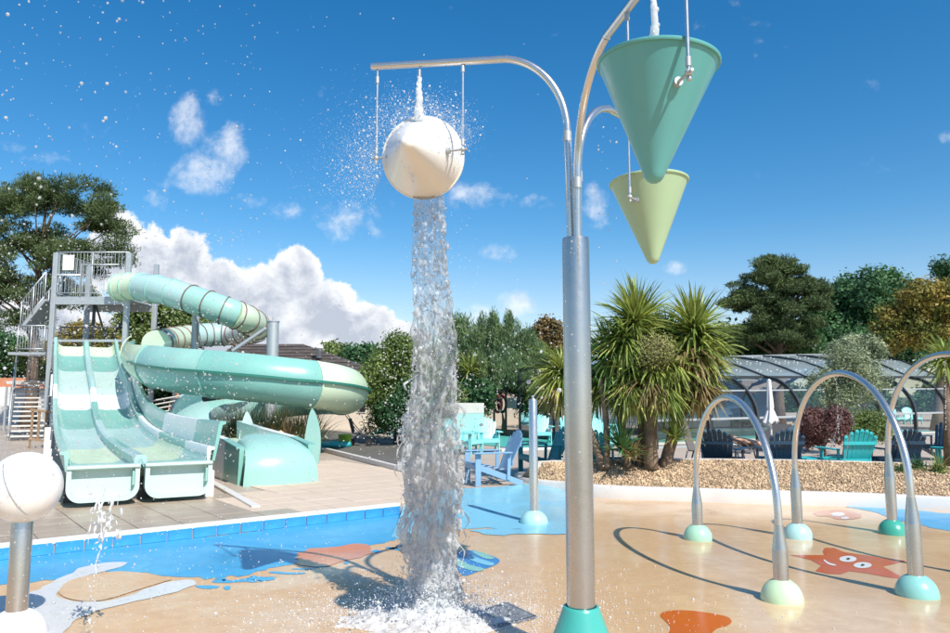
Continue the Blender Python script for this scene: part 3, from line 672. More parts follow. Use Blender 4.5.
def water_column():
    random.seed(3); m_ = MB(); N = 120; n = 30; zs = [3.12-3.12*i/N for i in range(N+1)]
    # thin sheet hanging between the ropes in the upper part
    vs = []; top = zs
    for z in top:
        x, y, w = fall_frame(z); lo = max(0, min(1, (1.9-z)/1.0))
        for j in range(n):
            a = 2*math.pi*j/n; q = Vector((math.cos(a)*2.2, math.sin(a)*2.2, z*3.5)); k = noise.noise(q)*.25+noise.noise(q*2.7)*.2
            vs.append((x+w*(.86+k*.6+(.06+lo*.5)*noise.noise(Vector((math.copysign(3, math.cos(a)), 0, z*5))))*math.cos(a), y+(.015+.02*lo)*(1+k*1.8)*math.sin(a)+.03*noise.noise(Vector((math.cos(a)*3, z*4, 1))), z))
    K = len(top); fs = [(i*n+j, (i+1)*n+j, (i+1)*n+(j+1) % n, i*n+(j+1) % n) for i in range(K-1) for j in range(n)]+[tuple(range(n)), tuple(range(K*n-1, (K-1)*n-1, -1))]
    m_.add(vs, fs)
    # meandering ropes over the whole fall
    for r_ in range(10):
        off = (r_/9*2-1)*.95; z0 = 3.12 if r_ % 2 == 0 else random.uniform(1.6, 2.4); z1 = random.uniform(0, .5) if r_ % 3 else 0; pts = []; rad = []
        zz = z0
        while zz > z1:
            x, y, w = fall_frame(zz); lo = max(0, min(1, (2.0-zz)/1.2)); q = Vector((zz*2.4, r_*3.1, 0))
            pts.append(Vector((x+w*((off*(1+.25*noise.noise(Vector((zz*1.7, 0, 2)))))+(.16+.42*lo)*noise.noise(q)+.22*noise.noise(q*3)+.12*noise.noise(Vector((zz*1.3, 5, 5)))), y+(.035+.07*lo)*noise.noise(q+Vector((0, 0, 5)))*2, zz)))
            rad.append((.0085+.008*lo)*(1+.9*noise.noise(q*4.2))+.0025); zz -= .028
        m_.tube(pts, rad, 8)
    for k in range(1500):
        z = 3.08*random.random()**.85; x, y, w = fall_frame(z); lo = max(0, min(1, (1.9-z)/1.0)); rr = random.uniform(-1, 1)*(1.0+.25*lo*random.random()); r = random.uniform(.005, .011+.013*lo*random.random())
        m_.ell((x+w*rr, y+(.04+.08*lo)*random.uniform(-1, 1), z), (r, r, r*random.uniform(1, 3.0)), 10, 8)
    for k in range(90):   # ragged loops of water torn off the lower part
        z = random.uniform(.1, 1.85); x, y, w = fall_frame(z); s = random.choice((-1, 1)); L = random.uniform(.06, .24)
        p = Vector((x+s*w*random.uniform(.5, .95), y+random.uniform(-.1, .1), z)); pts = []
        dx = s*random.uniform(.01, .11)
        for i in range(7):
            f = i/6; pts.append(p+Vector((dx*math.sin(f*2.6)+random.uniform(-.008, .008), random.uniform(-.01, .01), -L*f)))
        m_.tube(pts, [random.uniform(.004, .012)*(1-.5*abs(2*i/6-1)) for i in range(7)], 7)
    v, f = remesh(m_, .0068)
    out = v.copy()
    for i in range(len(v)):
        p = Vector(v[i].tolist()); q = Vector((p.x*22, p.y*22, p.z*11)); q3 = q*2.1
        out[i, 0] += noise.noise(q)*.009; out[i, 1] += noise.noise(q+Vector((7, 3, 1)))*.022+noise.noise(q3)*.012; out[i, 2] += noise.noise(q+Vector((1, 9, 4)))*.008
    print('water verts', len(v))
    x, y, w = fall_frame(0)
    o = mk('falling_water', out-np.array([x, y, 0], np.float32), f, WATER, None, True); o.location = (x, y, 0)
    return tag(o, 'tall clear column of water falling from the tipped cream bucket to the floor', 'falling water')
water_column()
def stream(name, top, z1, r0, r1, label, seed, n=110, mat=None, spread=.25):
    random.seed(seed); m_ = MB(); K = 30; pts = []; rad = []
    for i in range(K+1):
        f = i/K; pts.append(Vector((top.x+noise.noise(Vector((f*5, seed, 0)))*.02*f, top.y+noise.noise(Vector((f*5, seed, 9)))*.02*f, top.z+(z1-top.z)*f)))
        rad.append((r0+(r1-r0)*f)*(1+.35*noise.noise(Vector((f*14, seed, 3)))))
    m_.tube(pts, rad, 14)
    for k in range(n):
        f = random.random(); p = pts[int(f*K)]; a = random.uniform(0, 6.28); rr = (r0+(r1-r0)*f)*random.uniform(.6, 1.25); r = random.uniform(.003, .008)
        m_.ell((p.x+rr*math.cos(a), p.y+rr*math.sin(a), p.z), (r, r, r*2), 6, 5)
    v, f = remesh(m_, .005); o = mk(name, v-np.array(top, np.float32), f, mat or FOAM, None, True); o.location = top
    return tag(o, label, 'water jet')
for key, z1, lab, sd_ in (('white', 3.62, 'short stream of water dropping from the left arm onto the tipped cream bucket', 1), ('near', 3.1, 'stream of water dropping into the big teal bucket', 2), ('back', 3.0, 'stream of water dropping into the pistachio green bucket', 5)):
    c, zp, zt, ang = centres[key]; stream('water_stream', Vector((c.x, c.y, zt-.05)), z1, .012, .034, lab, sd_)

# floor splash: low foamy mound, crown of lumps and thrown drops
fx, fy, _ = fall_frame(0)
def foam_mound(cx, cy, a, b, h, name, label, seed, n=90):
    vs = []; 
    for j in range(n+1):
        for i in range(n+1):
            X = (i/n*2-1); Y = (j/n*2-1); r = math.hypot(X, Y); q = Vector((X*3, Y*3, seed))
            e = max(0, 1-r*(1+.45*noise.noise(q)))
            k = .5+noise.noise(q*2.5)*.6+noise.noise(q*6)*.45+noise.noise(q*14)*.3
            z = h*(e**1.3)*max(0.05, k) if e > 0 else -.02
            vs.append((cx+X*a, cy+Y*b, z+.002 if e > .03 else -.03))
    fs = [(j*(n+1)+i, j*(n+1)+i+1, (j+1)*(n+1)+i+1, (j+1)*(n+1)+i) for j in range(n) for i in range(n)]
    fs = [f for f in fs if max(vs[k][2] for k in f) > -.005]
    o = mk(name, vs, fs, FOAM, None, True); return tag(o, label, 'splash', kind='stuff')
foam_mound(fx, fy-.22, .66, .46, .20, 'floor_splash', 'white foaming splash where the water column hits the floor', 2.0)
pos = []; rad = []
random.seed(11)
for k in range(8500):   # round the foot of the column
    a = random.uniform(0, 6.283); r = abs(random.gauss(0, .30)); z = random.expovariate(1/.10)*(1-min(.8, r*.7)); pos.append((fx+r*math.cos(a)*1.25, fy-.12+r*math.sin(a)*.8, .01+z)); rad.append(random.uniform(.0012, .0048) if random.random() < .96 else random.uniform(.006, .012))
for k in range(3000):   # beside the column
    z = random.random()**1.5*2.0; x, y, w = fall_frame(z); s = random.choice((-1, 1)); pos.append((x+s*w*(.8+abs(random.gauss(0, .22+.35*max(0, 1.2-z)))), y+random.gauss(0, .1), z)); rad.append(random.uniform(.001, .0038))
for k in range(450):
    z = random.uniform(1.8, 3.1); x, y, w = fall_frame(z); pos.append((x+random.gauss(0, w*1.3), y+random.gauss(0, .1), z)); rad.append(random.uniform(.001, .0035))
tag(scatter_blobs('splash_drops', np.array(pos), rad, FOAM, None, (IV, IF), (.7, 1.5), True), 'loose drops of water flying round the falling column', 'water drops', kind='stuff')
pos = []; rad = []; random.seed(77)
for k in range(5200):
    a = random.uniform(0, 6.283); r = abs(random.gauss(0, .85)); x, y = fx+r*math.cos(a)*1.3, fy+r*math.sin(a); 
    if y < 4.2 or y > 9: continue
    pos.append((x, y, .006)); rad.append(random.uniform(.002, .007)*(1 if random.random() < .93 else 1.7))
V_b = IV*np.array([1, 1, .5]); tag(scatter_blobs('floor_beads', np.array(pos), rad, FOAM, None, (IV, IF), (.6, 1.1), True), 'beads and bouncing drops of water on the wet floor', 'water drops', kind='stuff')
# drops bursting off the tipped bucket, mostly to the left
c, zp, zt, ang = centres['white']; pos = []; rad = []
for k in range(9500):
    t = random.random(); a = random.uniform(.1*math.pi, 1.15*math.pi)
    r = .27+abs(random.gauss(0, .10))+random.expovariate(1/.13)*max(0, -math.cos(a))
    bx, bz = c.x+.02, zp-.02
    pos.append((bx+r*math.cos(a), c.y+random.gauss(0, .16), bz+r*math.sin(a)*.95-max(0, -math.cos(a))*r*.12)); rad.append(random.uniform(.0006, .0021) if random.random() < .97 else random.uniform(.003, .007))
for k in range(420):
    f = random.random(); pos.append((c.x-.28-.28*random.random()**1.5, c.y-.15+random.gauss(0, .12), zp-.02-.42*f)); rad.append(random.uniform(.0008, .003) if random.random() < .94 else random.uniform(.004, .008))
for k in range(260):  # running down over the cone
    f = random.random(); pos.append((c.x-.13+f*.1+random.gauss(0, .015), c.y-.50+f*.45, zp+.07-f*.32+random.gauss(0, .012))); rad.append(random.uniform(.001, .004))
tag(scatter_blobs('bucket_spray', np.array(pos), rad, FOAM, None, (IV, IF), (.7, 1.4), True), 'fine spray bursting off the tipped cream bucket', 'spray', kind='stuff')
# drops in the air towards the camera, over the left half of the view
pos = []; rad = []; random.seed(21)
def airborne(n, u0, u1, v0, v1, y0, y1, r0, r1, pw=1.0, big=.06):
    for k in range(n):
        u = u0+(u1-u0)*random.random()**pw; v = random.uniform(v0, v1); y = random.uniform(y0, y1); p = PY(u, v, y)
        if p.z < .03: continue
        r = random.uniform(r0, r1)*y/735*.5; r = r*random.uniform(1.5, 2.6) if random.random() < big else r
        pos.append(tuple(p)); rad.append(r)
airborne(260, 0, 260, -30, 240, 1.6, 5, .4, 1.8); airborne(45, 0, 130, -20, 230, 1.5, 4, 1.2, 4.0); airborne(70, 230, 560, 10, 330, 2, 5, .8, 1.8, 1.5)
airborne(1900, -10, 250, 230, 460, 1.6, 5.5, .4, 1.5, 1.1, .04); airborne(700, 100, 400, 300, 470, 2.0, 5.5, .4, 1.4, 1, .03); airborne(900, -10, 330, 430, 633, 1.8, 5.0, .4, 1.5, 1.2, .03); airborne(300, 380, 560, 320, 430, 2.5, 5.2, .8, 2.0)
airborne(120, 560, 620, 120, 500, 3, 4.5, .8, 1.8)
tag(scatter_blobs('airborne_drops', np.array(pos), rad, DROP, None, (IV, IF), (.75, 1.3), True), 'water drops flying through the air over the left half of the splash park', 'water drops', kind='stuff')
# small fountain jet on the left
jb = PZ(88, 640, 0); jt = PY(104, 512, jb.y)
random.seed(31); m_ = MB(); pts = []; K = 24
for i in range(K+1):
    f = i/K; pts.append(jb.lerp(jt, f)+Vector((noise.noise(Vector((f*6, 1, 2)))*.02, 0, 0)))
m_.tube(pts[12:], [.003+.004*(i/K) for i in range(12, K+1)], 8)
for k in range(60):
    a = random.gauss(0, .4); z = random.uniform(-.16, .16); p = jt+Vector((random.gauss(.01, .05+.05*max(0, z)), random.gauss(0, .05), z)); L = random.uniform(.03, .11); r = random.uniform(.004, .012)
    m_.tube([p, p+Vector((a*.02, 0, -L*.5)), p+Vector((a*.03, 0, -L))], [r*.5, r, r*.3], 7)
for k in range(170):
    f = random.random()**1.5; p = jb.lerp(jt, 1-f)+Vector((random.gauss(0, .010+.03*(1-f)), random.gauss(0, .02), 0)); r = random.uniform(.003, .007); m_.ell(p, (r, r, r*1.6), 6, 5)
v, f = remesh(m_, .006); o = mk('fountain_jet', v-np.array(jb, np.float32), f, FOAM, None, True); o.location = jb
tag(o, 'thin ground jet of water with a ragged plume left of the slide end', 'water jet', kind='stuff')

# ------------------------------------------------------------------ spray arches
def dome_mesh(mb_, c, r, h, n=32):
    prof = [(r*math.cos(a)**.9 if a < 1.55 else .001, h*math.sin(a)) for a in [math.pi/2*k/10 for k in range(11)]]
    mb_.lathe([(r*1.0, -.01)]+prof[:-1]+[(.05, h*.992)], c, n, caps=True)
def spray_arch(N, F, H, z0, z1, matN, matF, label):
    t = thing('spray_arch', (N+F)/2, label, 'water arch', 'steel spray arches')
    pts = [N+Vector((0, 0, z1-.05))]; mid = (N+F)/2; half = (F-N)/2
    for k in range(41):
        a = math.pi*k/40; e = 1.0
        pts.append(mid-half*math.cos(a)+Vector((0, 0, z1+(H-z1)*math.sin(a)**.92 if 0 < k < 40 else z1)))
    pts.append(F+Vector((0, 0, z1-.05)))
    m_ = MB(); m_.tube(pts, .0315, 18); smooth_angle(m_.build('arch_tube', STEEL_W, t), 50)
    for P, mt in ((N, matN), (F, matF)):
        m_ = MB(); m_.lathe([(.060, .1), (.062, z0), (.060, z0+.01), (.036, z1-.02), (.034, z1)], P, 28); smooth_angle(m_.build('leg_sleeve', STEEL, t), 30)
        m_ = MB(); dome_mesh(m_, P, .168, .175); smooth_angle(m_.build('foot_dome', mt, t), 50)
    for k in (12, 20, 28):
        a = math.pi*k/40; p = mid-half*math.cos(a)+Vector((0, 0, z1+(H-z1)*math.sin(a)**.92))
        m_ = MB(); m_.ell(p+Vector((0, 0, -.032)), .009, 8, 6); m_.build('nozzle', STEEL, t, True)
    return t
g0 = lambda u, v: PZ(u, v, 0)
n1_, f1_ = g0(782, 600), g0(698, 539); n2_, f2_ = g0(917, 595), g0(798, 537.5); f3_ = g0(893, 533.5); n3_ = f3_+(n2_-f2_)*1.02
spray_arch(n1_, f1_, 1.645, .40, .60, PALEMINT, MINT, 'lowest steel arch, near foot in a pale green dome, far foot in a mint dome')
spray_arch(n2_, f2_, 1.89, .58, .80, AQUA, PALEBLUE, 'middle steel arch beside the painted starfish with two light aqua dome feet')
spray_arch(n3_, f3_, 2.10, .68, .95, PALEMINT, DKTEAL, 'tallest steel arch at the right edge, its far foot a dark teal dome')
# thin drips falling from the middle arch
pos = []; rad = []; random.seed(5)
for (u0, v0, u1, v1, y) in ((836, 378, 839, 440, 7.4), (862, 392, 842, 470, 7.0), (846, 400, 830, 450, 7.2), (945, 360, 946, 430, 7.0)):
    for k in range(90):
        f = random.random(); p = PY(u0+(u1-u0)*f, v0+(v1-v0)*f, y); pos.append((p.x+random.gauss(0, .004), p.y, p.z)); rad.append(random.uniform(.002, .0045))
tag(scatter_blobs('arch_drips', np.array(pos), rad, DROP, None, (IV, IF), (.7, 1.8), True), 'fine threads of drops falling from the arches', 'water drops', kind='stuff')

# thin spray post and ball post
p0 = g0(534, 523)
t = thing('spray_post', p0, 'slim straight steel post on a small light aqua dome in the light blue area', 'water post')
m_ = MB(); m_.lathe([(.058, .04), (.058, 1.60), (.05, 1.615), (.03, 1.62)], p0, 24); smooth_angle(m_.build('pole', STEEL_W, t))
m_ = MB(); m_.lathe([(.016, 1.61), (.016, 1.645), (.024, 1.65), (.022, 1.665), (.002, 1.67)], p0, 16); smooth_angle(m_.build('nozzle', STEEL_W, t))
m_ = MB(); dome_mesh(m_, p0, .185, .17); smooth_angle(m_.build('foot_dome', PALEBLUE, t), 50)
p0 = g0(15, 637)
BALL = pmat('white_ball_gelcoat', (.80, .79, .77), .42, 0, .06, 5, .0006, 30, coat=.2)
t = thing('ball_post', p0, 'steel post carrying a big white ball, standing at the left edge on a white dome', 'water post')
m_ = MB(); m_.lathe([(.068, .05), (.068, .86), (.06, .88)], p0, 32); smooth_angle(m_.build('pole', STEEL, t))
m_ = MB(); bc = PY(25, 487, p0.y); m_.lathe([(.24*math.cos(a), .245*math.sin(a)) for a in [math.pi*(k/24-.5) for k in range(1, 24)]], bc, 48); ball = smooth_angle(m_.build('ball', BALL, t), 60)
m_ = MB(); m_.lathe([(.2425*math.cos(a), .2475*math.sin(a)) for a in (-.02, 0, .02)], bc, 48, axis=(.7, .1, .35), caps=False); m_.build('seam', GALV, ball)
m_ = MB(); dome_mesh(m_, p0, .2, .19); smooth_angle(m_.build('foot_dome', BALL, t), 50)
# ------------------------------------------------------------------ two-lane racing slide
SL = [(86, 347, 27.0), (87, 366, 25.3), (88, 387, 22.6), (89, 396, 21.8), (91, 410, 20.9), (96, 424, 19.6), (103, 437, 17.8), (112, 449, 15.4), (124, 460, 13.0), (141, 472, 10.75)]
raw = [PY(*p) for p in SL]
lp = raw[0]; le = raw[-1]; dirh = Vector((le.x-lp.x, le.y-lp.y, 0)); LEN = dirh.length; dirh.normalize(); sideh = Vector((-dirh.y, dirh.x, 0))
if sideh.x < 0: sideh = -sideh            # towards the right of the picture
prof = []
for p in raw: prof.append(((p-lp).dot(dirh), p.z))
prof = [(s, z) for s, z in prof]
sl_pts = catmull([Vector((s, 0, z)) for s, z in prof], 6)
def slide_at(s):
    for a, b in zip(sl_pts, sl_pts[1:]):
        if a.x <= s <= b.x: f = (s-a.x)/(b.x-a.x); return a.z+(b.z-a.z)*f
    return sl_pts[-1].z
def SP(s, off, dz=0): return Vector((lp.x, lp.y, 0))+dirh*s+sideh*off+Vector((0, 0, slide_at(s)+dz))
def YtoS(Y): return (Y-lp.y)/dirh.y
slide = thing('racing_slide', (lp.x, lp.y, DZ), 'two-lane aqua and mint racing slide running down from the steel tower to the pool edge', 'water slide')
cuts = [YtoS(y) for y in (27.0, 26.2, 24.6, 21.9, 20.95, 19.0, 15.5, 12.6, 10.85)]
lanecol = [SL_MINT, SL_DEEP, SL_PALE, SL_WHITE, SL_DEEP, SL_CYAN, SL_MINT, SL_AQUA]
LW = .92
def seg(s0, s1, n=8): return [s0+(s1-s0)*i/n for i in range(n+1)]
def ssweep(ss, sec, off, name, mat, parent=slide, sm=True):
    m_ = MB(); m_.sweep([SP(s, off) for s in ss], sec, side=tuple(sideh), up=(0, 0, 1)); o = m_.build(name, mat, parent); return smooth_angle(o, 35)
for side_ in (-1, 1):
    for k in range(8):
        h = LW/2-.01
        inn = [(-h, .20), (-h+.03, .10), (-h+.10, .03), (-h+.2, 0), (h-.2, 0), (h-.1, .03), (h-.03, .10), (h, .20)]
        sec_ = inn+[(a*1.01, b-.03) for a, b in inn[::-1]]
        ssweep(seg(cuts[k], cuts[k+1]), sec_, side_*LW/2, 'lane_panel', lanecol[k])
# divider hump and side walls, each in coloured lengths
wallcol = [SL_AQUA, SL_AQUA, SL_PALE, SL_PALE, SL_DEEP, SL_WHITE, SL_DEEP, SL_WHITE]
divcol = [SL_AQUA, SL_CYAN, SL_CYAN, SL_WHITE, SL_DEEP, SL_CYAN, SL_DEEP, SL_CYAN]
for k in range(8):
    hd = .24
    ssweep(seg(cuts[k], cuts[k+1]), [(-.09, .10), (.09, .10), (.085, hd-.04), (.05, hd), (-.05, hd), (-.085, hd-.04)], 0, 'divider', divcol[k])
    for s_, wh in ((-1, .30), (1, .30)):
        x0 = s_*(LW+.0); sec_ = [(0, .04), (s_*.035, .04), (s_*.06, wh-.03), (s_*.11, wh-.02), (s_*.11, wh+.02), (s_*.02, wh+.03), (s_*.0, wh)]
        if s_ < 0: sec_ = sec_[::-1]
        ssweep(seg(cuts[k], cuts[k+1]), sec_, x0, 'side_wall', wallcol[k] if s_ > 0 else (SL_AQUA if k != 3 else SL_WHITE))
# right outer guard wall of the run-out, striped
cc = [SL_PALE, SL_DEEP, SL_WHITE, SL_DEEP]
for k, (ya, yb) in enumerate(((24.5, 20.5), (20.5, 16.0), (16.0, 12.6), (12.6, 10.95))):
    ssweep(seg(YtoS(ya), YtoS(yb)), [(0, .10), (.04, .10), (.14, .64), (.19, .66), (.19, .70), (.10, .70), (.08, .64)], LW+.10, 'guard_panel', cc[k])
# top lip with rows of holes
for s_ in (-1, 1):
    m_ = MB(); m_.box(SP(cuts[0]-.1, s_*LW/2, .12), (LW-.1, .1, .30), rot=Matrix((sideh, dirh, (0, 0, 1))).transposed(), bev=.01); b_ = m_.build('top_panel', SL_MINT, slide)
    for q in range(4):
        m_ = MB(); c = SP(cuts[0]-.03, s_*LW/2+(q-1.5)*.2, .14); m_.lathe([(.045, -.01), (.045, .01)], c, 12, axis=tuple(dirh)); m_.build('hole', BLACK, b_)
# end troughs with rounded corners
Me = Matrix((sideh, dirh, (0, 0, 1))).transposed()
for s_ in (-1, 1):
    ctr = SP(LEN+.05, s_*(LW/2+.03), 0)
    def rr(w, zt, zb, rad, n=8):
        pts = [(-w, zt), ]
        for k in range(n+1): a = math.pi+math.pi/2*k/n; pts.append((-w+rad+rad*math.cos(a), zb+rad+rad*math.sin(a)))
        for k in range(n+1): a = 1.5*math.pi+math.pi/2*k/n; pts.append((w-rad+rad*math.cos(a), zb+rad+rad*math.sin(a)))
        return pts+[(w, zt)]
    w = LW/2-.005; o1 = rr(w, .10, -.36, .19); i1 = rr(w-.06, .10, -.30, .15)
    m_ = MB(); n = len(o1)
    vs = [ctr+Me @ Vector((a, -.02, b)) for a, b in o1]+[ctr+Me @ Vector((a, .16, b)) for a, b in o1]+[ctr+Me @ Vector((a, .16, b)) for a, b in i1]+[ctr+Me @ Vector((a, .05, b)) for a, b in i1]
    fs = []
    for l in range(3): fs += [(l*n+j, l*n+j+1, (l+1)*n+j+1, (l+1)*n+j) for j in range(n-1)]
    fs.append(tuple(range(3*n, 4*n)))
    fs.append((0, n, 2*n, 3*n)); fs.append((n-1, 4*n-1, 3*n-1, 2*n-1)); fs.append(tuple(range(n-1, -1, -1)))
    m_.add(vs, fs); o = m_.build('end_trough', SL_PALE, slide); smooth_angle(o, 30)
    m_ = MB(); m_.box(ctr+Vector((0, 0, .11))+dirh*.06, (LW, .26, .05), rot=Me, bev=.015); m_.build('end_lip', SL_PALE, slide)
    m_ = MB(); m_.box(ctr+sideh*(w-.08)+Vector((0, 0, -.06))+dirh*.12, (.03, .10, .2), rot=Me, bev=.008); m_.build('end_fin', SL_AQUA, slide)
# dark skirt and white support posts
for s_ in (-1, 1):
    m_ = MB(); 
    for y in (19.5, 17.8, 16.2, 14.7, 13.4, 12.2, 10.95):
        s = YtoS(y); p = SP(s, s_*(LW+(.06 if s_ > 0 else .2))); m_.v = []; m_.f = []
        m_.box((p.x, p.y, DZ+(p.z-DZ)*.5-.03), (.14, .14, (p.z-DZ)-.02), rz=math.atan2(dirh.y, dirh.x), bev=.008)
        m_.build('support_post', WHITE, slide)
for s_ in (-.72, 0, .72):
    for ya, yb in ((15, 13), (13, 11.3)):
        m_ = MB(); m_.bar(SP(YtoS(ya), s_, -.22), SP(YtoS(yb), s_, -.22), .08, .12); m_.build('chassis_beam', DARK, slide)
m_ = MB(); m_.box(SP(LEN-.45, 0, -.28), (1.9, .06, .36), rot=Me); m_.build('skirt', DARK, slide)
for y in (25.8, 24.2, 22.4):
    s = YtoS(y)
    for s_ in (-1, 1):
        p = SP(s, s_*(LW+.05)); m_ = MB(); m_.tube([(p.x, p.y, DZ), (p.x, p.y, p.z-.05)], .06, 10); smooth_angle(m_.build('support_leg', GALV, slide), 50)
# white raised side plates on the outside half way
for s_ in (-1, 1):
    m_ = MB(); p = SP(YtoS(21.9), s_*(LW+.16), .28); m_.box(p, (.05, 1.0, .62), rot=Me, bev=.01); m_.build('side_plate', SL_WHITE, slide)

# ------------------------------------------------------------------ steel tower
TW = 27.4; txl = PY(54, 296, TW); txr = PY(127, 300, TW)
tower = thing('slide_tower', (txl.x, TW, DZ), 'pale steel lookout tower with railings at the top of the slides', 'tower')
zd = 5.35; zt = 7.05; TD = 2.4
xs = (txl.x, txr.x)
def railing(a, b, z, h, parent, pick=.13, mat=GALV, name='railing', posts=True, slope=0.0):
    """rails as one part, posts as parts, thin pickets joined"""
    a = Vector(a); b = Vector(b); a.z = z; b.z = z+slope
    m_ = MB(); m_.tube([a+Vector((0, 0, h)), b+Vector((0, 0, h))], .026, 8); r_ = m_.build(name, mat, parent, True)
    m_ = MB(); m_.tube([a+Vector((0, 0, .12)), b+Vector((0, 0, .12))], .02, 8); m_.build('bottom_rail', mat, parent, True)
    n = max(2, int((b-a).length/pick)); m_ = MB()
    for i in range(1, n): p = a.lerp(b, i/n); m_.tube([p+Vector((0, 0, .12)), p+Vector((0, 0, h))], .009, 5, caps=False)
    k = m_.build('pickets', mat, r_, True); k['kind'] = 'stuff'
    if posts:
        for p in (a, a.lerp(b, .5), b): m_ = MB(); m_.tube([p, p+Vector((0, 0, h))], .026, 8); m_.build('rail_post', mat, r_, True)
for x in xs:
    for y in (TW, TW+TD):
        m_ = MB(); m_.box((x, y, (zt+DZ)/2), (.17, .17, zt-DZ), bev=.012); m_.build('column', GALV, tower)
m_ = MB(); m_.box((sum(xs)/2, TW+TD/2, zd), (xs[1]-xs[0]-.16, TD, .07)); m_.build('platform', GALV, tower)
for y in (TW, TW+TD): m_ = MB(); m_.box((sum(xs)/2, y, zd-.14), (xs[1]-xs[0]-.18, .12, .26)); m_.build('beam', GALV, tower)
m_ = MB(); m_.box((sum(xs)/2, TW, 3.72), (xs[1]-xs[0]-.18, .09, .09)); m_.build('beam', GALV, tower)
railing((xs[0], TW, 0), (xs[1], TW, 0), zd+.05, 1.68, tower); railing((xs[0], TW+TD, 0), (xs[1], TW+TD, 0), zd+.05, 1.15, tower); railing((xs[0], TW, 0), (xs[0], TW+TD, 0), zd+.05, 1.68, tower, posts=False)
gx = xs[0]+.36*(xs[1]-xs[0])
m_ = MB()
m_.tube([(gx, TW-.03, zd+.05), (gx, TW-.03, zd+1.25), (xs[1]-.35, TW-.03, zd+1.25)], .028, 8); m_.build('gate_frame', GALV, tower, True)
m_ = MB(); m_.tube([(xs[0], TW-.03, zd+.85), (gx, TW-.03, zd+.85)], .03, 8); m_.build('mid_rail', WHITE, tower, True)
m_ = MB(); m_.box((xs[0]+.5, TW-.06, zd+1.32), (.42, .03, .58), bev=.008); m_.build('notice_board', WHITE, tower)
m_ = MB(); cx = sum(xs)/2; m_.bar((cx-.1, TW+.6, zd-.2), (cx+.5, TW+.6, 3.5), .06, .06); m_.bar((cx+1.0, TW+.6, 4.6), (cx+.4, TW+.6, 3.6), .06, .06); m_.bar((cx-.15, TW+.6, zd-.2), (cx-.15, TW+.6, 3.4), .1, .1); m_.build('brace', DARK, tower)
# low inner railing under the platform at the slide entry
railing((xs[0]+.15, TW+.3, 0), (xs[1]-.2, TW+.3, 0), 3.3, .95, tower, .16, DARK, posts=False)
m_ = MB(); m_.box((cx, TW+1.3, 3.22), (xs[1]-xs[0]-.2, 2.0, .08)); m_.build('start_deck', GALV, tower)

# stairs to the tower
st = thing('tower_stairs', PZ(30, 441, DZ), 'pale stairs with steel handrails climbing to the slide tower at far left', 'stairs')
s0 = PZ(30, 438, DZ); s0 = Vector((s0.x, 26.0, DZ)); s0.x = PY(30, 430, 26).x; s1 = PY(33, 381, 30.5)
STEP = pmat('pale_stair_treads', (.62, .60, .56), .7, 0, .15, 4)
n = 13; run = Vector((s1.x-s0.x, s1.y-s0.y, 0)); sh = Vector((run.y, -run.x, 0)).normalized()
for i in range(n):
    p = s0+run*((i+.5)/n); z = DZ+(s1.z-DZ)*(i+1)/n
    m_ = MB(); m_.box((p.x, p.y, z-.03), (1.15, run.length/n+.02, .055), rz=math.atan2(run.y, run.x)-math.pi/2, bev=.01); m_.build('step', STEP, st)
for s_ in (-1, 1):
    a = s0+sh*(.64*s_); b = s1+sh*(.64*s_); railing((a.x, a.y, 0), (b.x, b.y, 0), DZ, 1.0, st, .2, GALV, slope=s1.z-DZ)
    m_ = MB(); m_.bar((a.x, a.y, DZ+.1), (b.x, b.y, s1.z+.02), .07, .22); m_.build('stringer', GALV, st)
m_ = MB(); m_.box((s1.x, s1.y+.7, s1.z-.06), (2.2, 1.4, .12)); m_.build('landing', STEP, st)
railing((s1.x-1.0, s1.y+1.4, 0), (s1.x+.9, s1.y+1.4, 0), s1.z, 1.05, st, .14, DARK)
m2 = PY(28, 330, 28.2); m3 = PY(52, 301, 28.2)
m_ = MB(); m_.bar((m2.x, 28.2, m2.z), (m3.x, 28.2, m3.z), 1.0, .14); m_.build('upper_flight', GALV, st)
for y in (27.7, 28.7): railing((m2.x, y, 0), (m3.x, y, 0), m2.z, 1.05, st, .14, GALV, slope=m3.z-m2.z)
q2 = PY(26, 349, 28.2); m_ = MB(); m_.box(((q2.x+m2.x)/2+.35, 28.2, q2.z-.2), (1.4, 1.1, .1)); m_.build('landing', GALV, st)
for y in (27.65, 28.75):
    railing((q2.x, y, 0), (q2.x+1.0, y, 0), q2.z-.15, 1.0, st, .1, GALV)
# wooden pallet-like rack leaning at the stairs
WOOD = pmat('weathered_wood', (.30, .20, .12), .8, 0, .25, 5, .002, 30)
rp = PZ(40, 452, DZ); rp = Vector((PY(40, 440, 22.0).x, 22.0, DZ))
rk = thing('wooden_rack', rp, 'small weathered wooden slatted rack standing beside the stairs', 'rack')
for i in range(4): m_ = MB(); m_.box(rp+Vector((-.27+.18*i, .04*i, .68)), (.07, .03, .82), bev=.004); m_.build('slat', WOOD, rk)
for z in (.25, 1.1): m_ = MB(); m_.bar(rp+Vector((-.33, -.03, z+.03)), rp+Vector((.33, .09, z-.05)), .03, .07); m_.build('crosspiece', WOOD, rk)
for x in (-.3, .3): m_ = MB(); m_.bar(rp+Vector((x, 0, 0)), rp+Vector((x, .0, .3)), .05, .05); m_.build('leg', WOOD, rk)

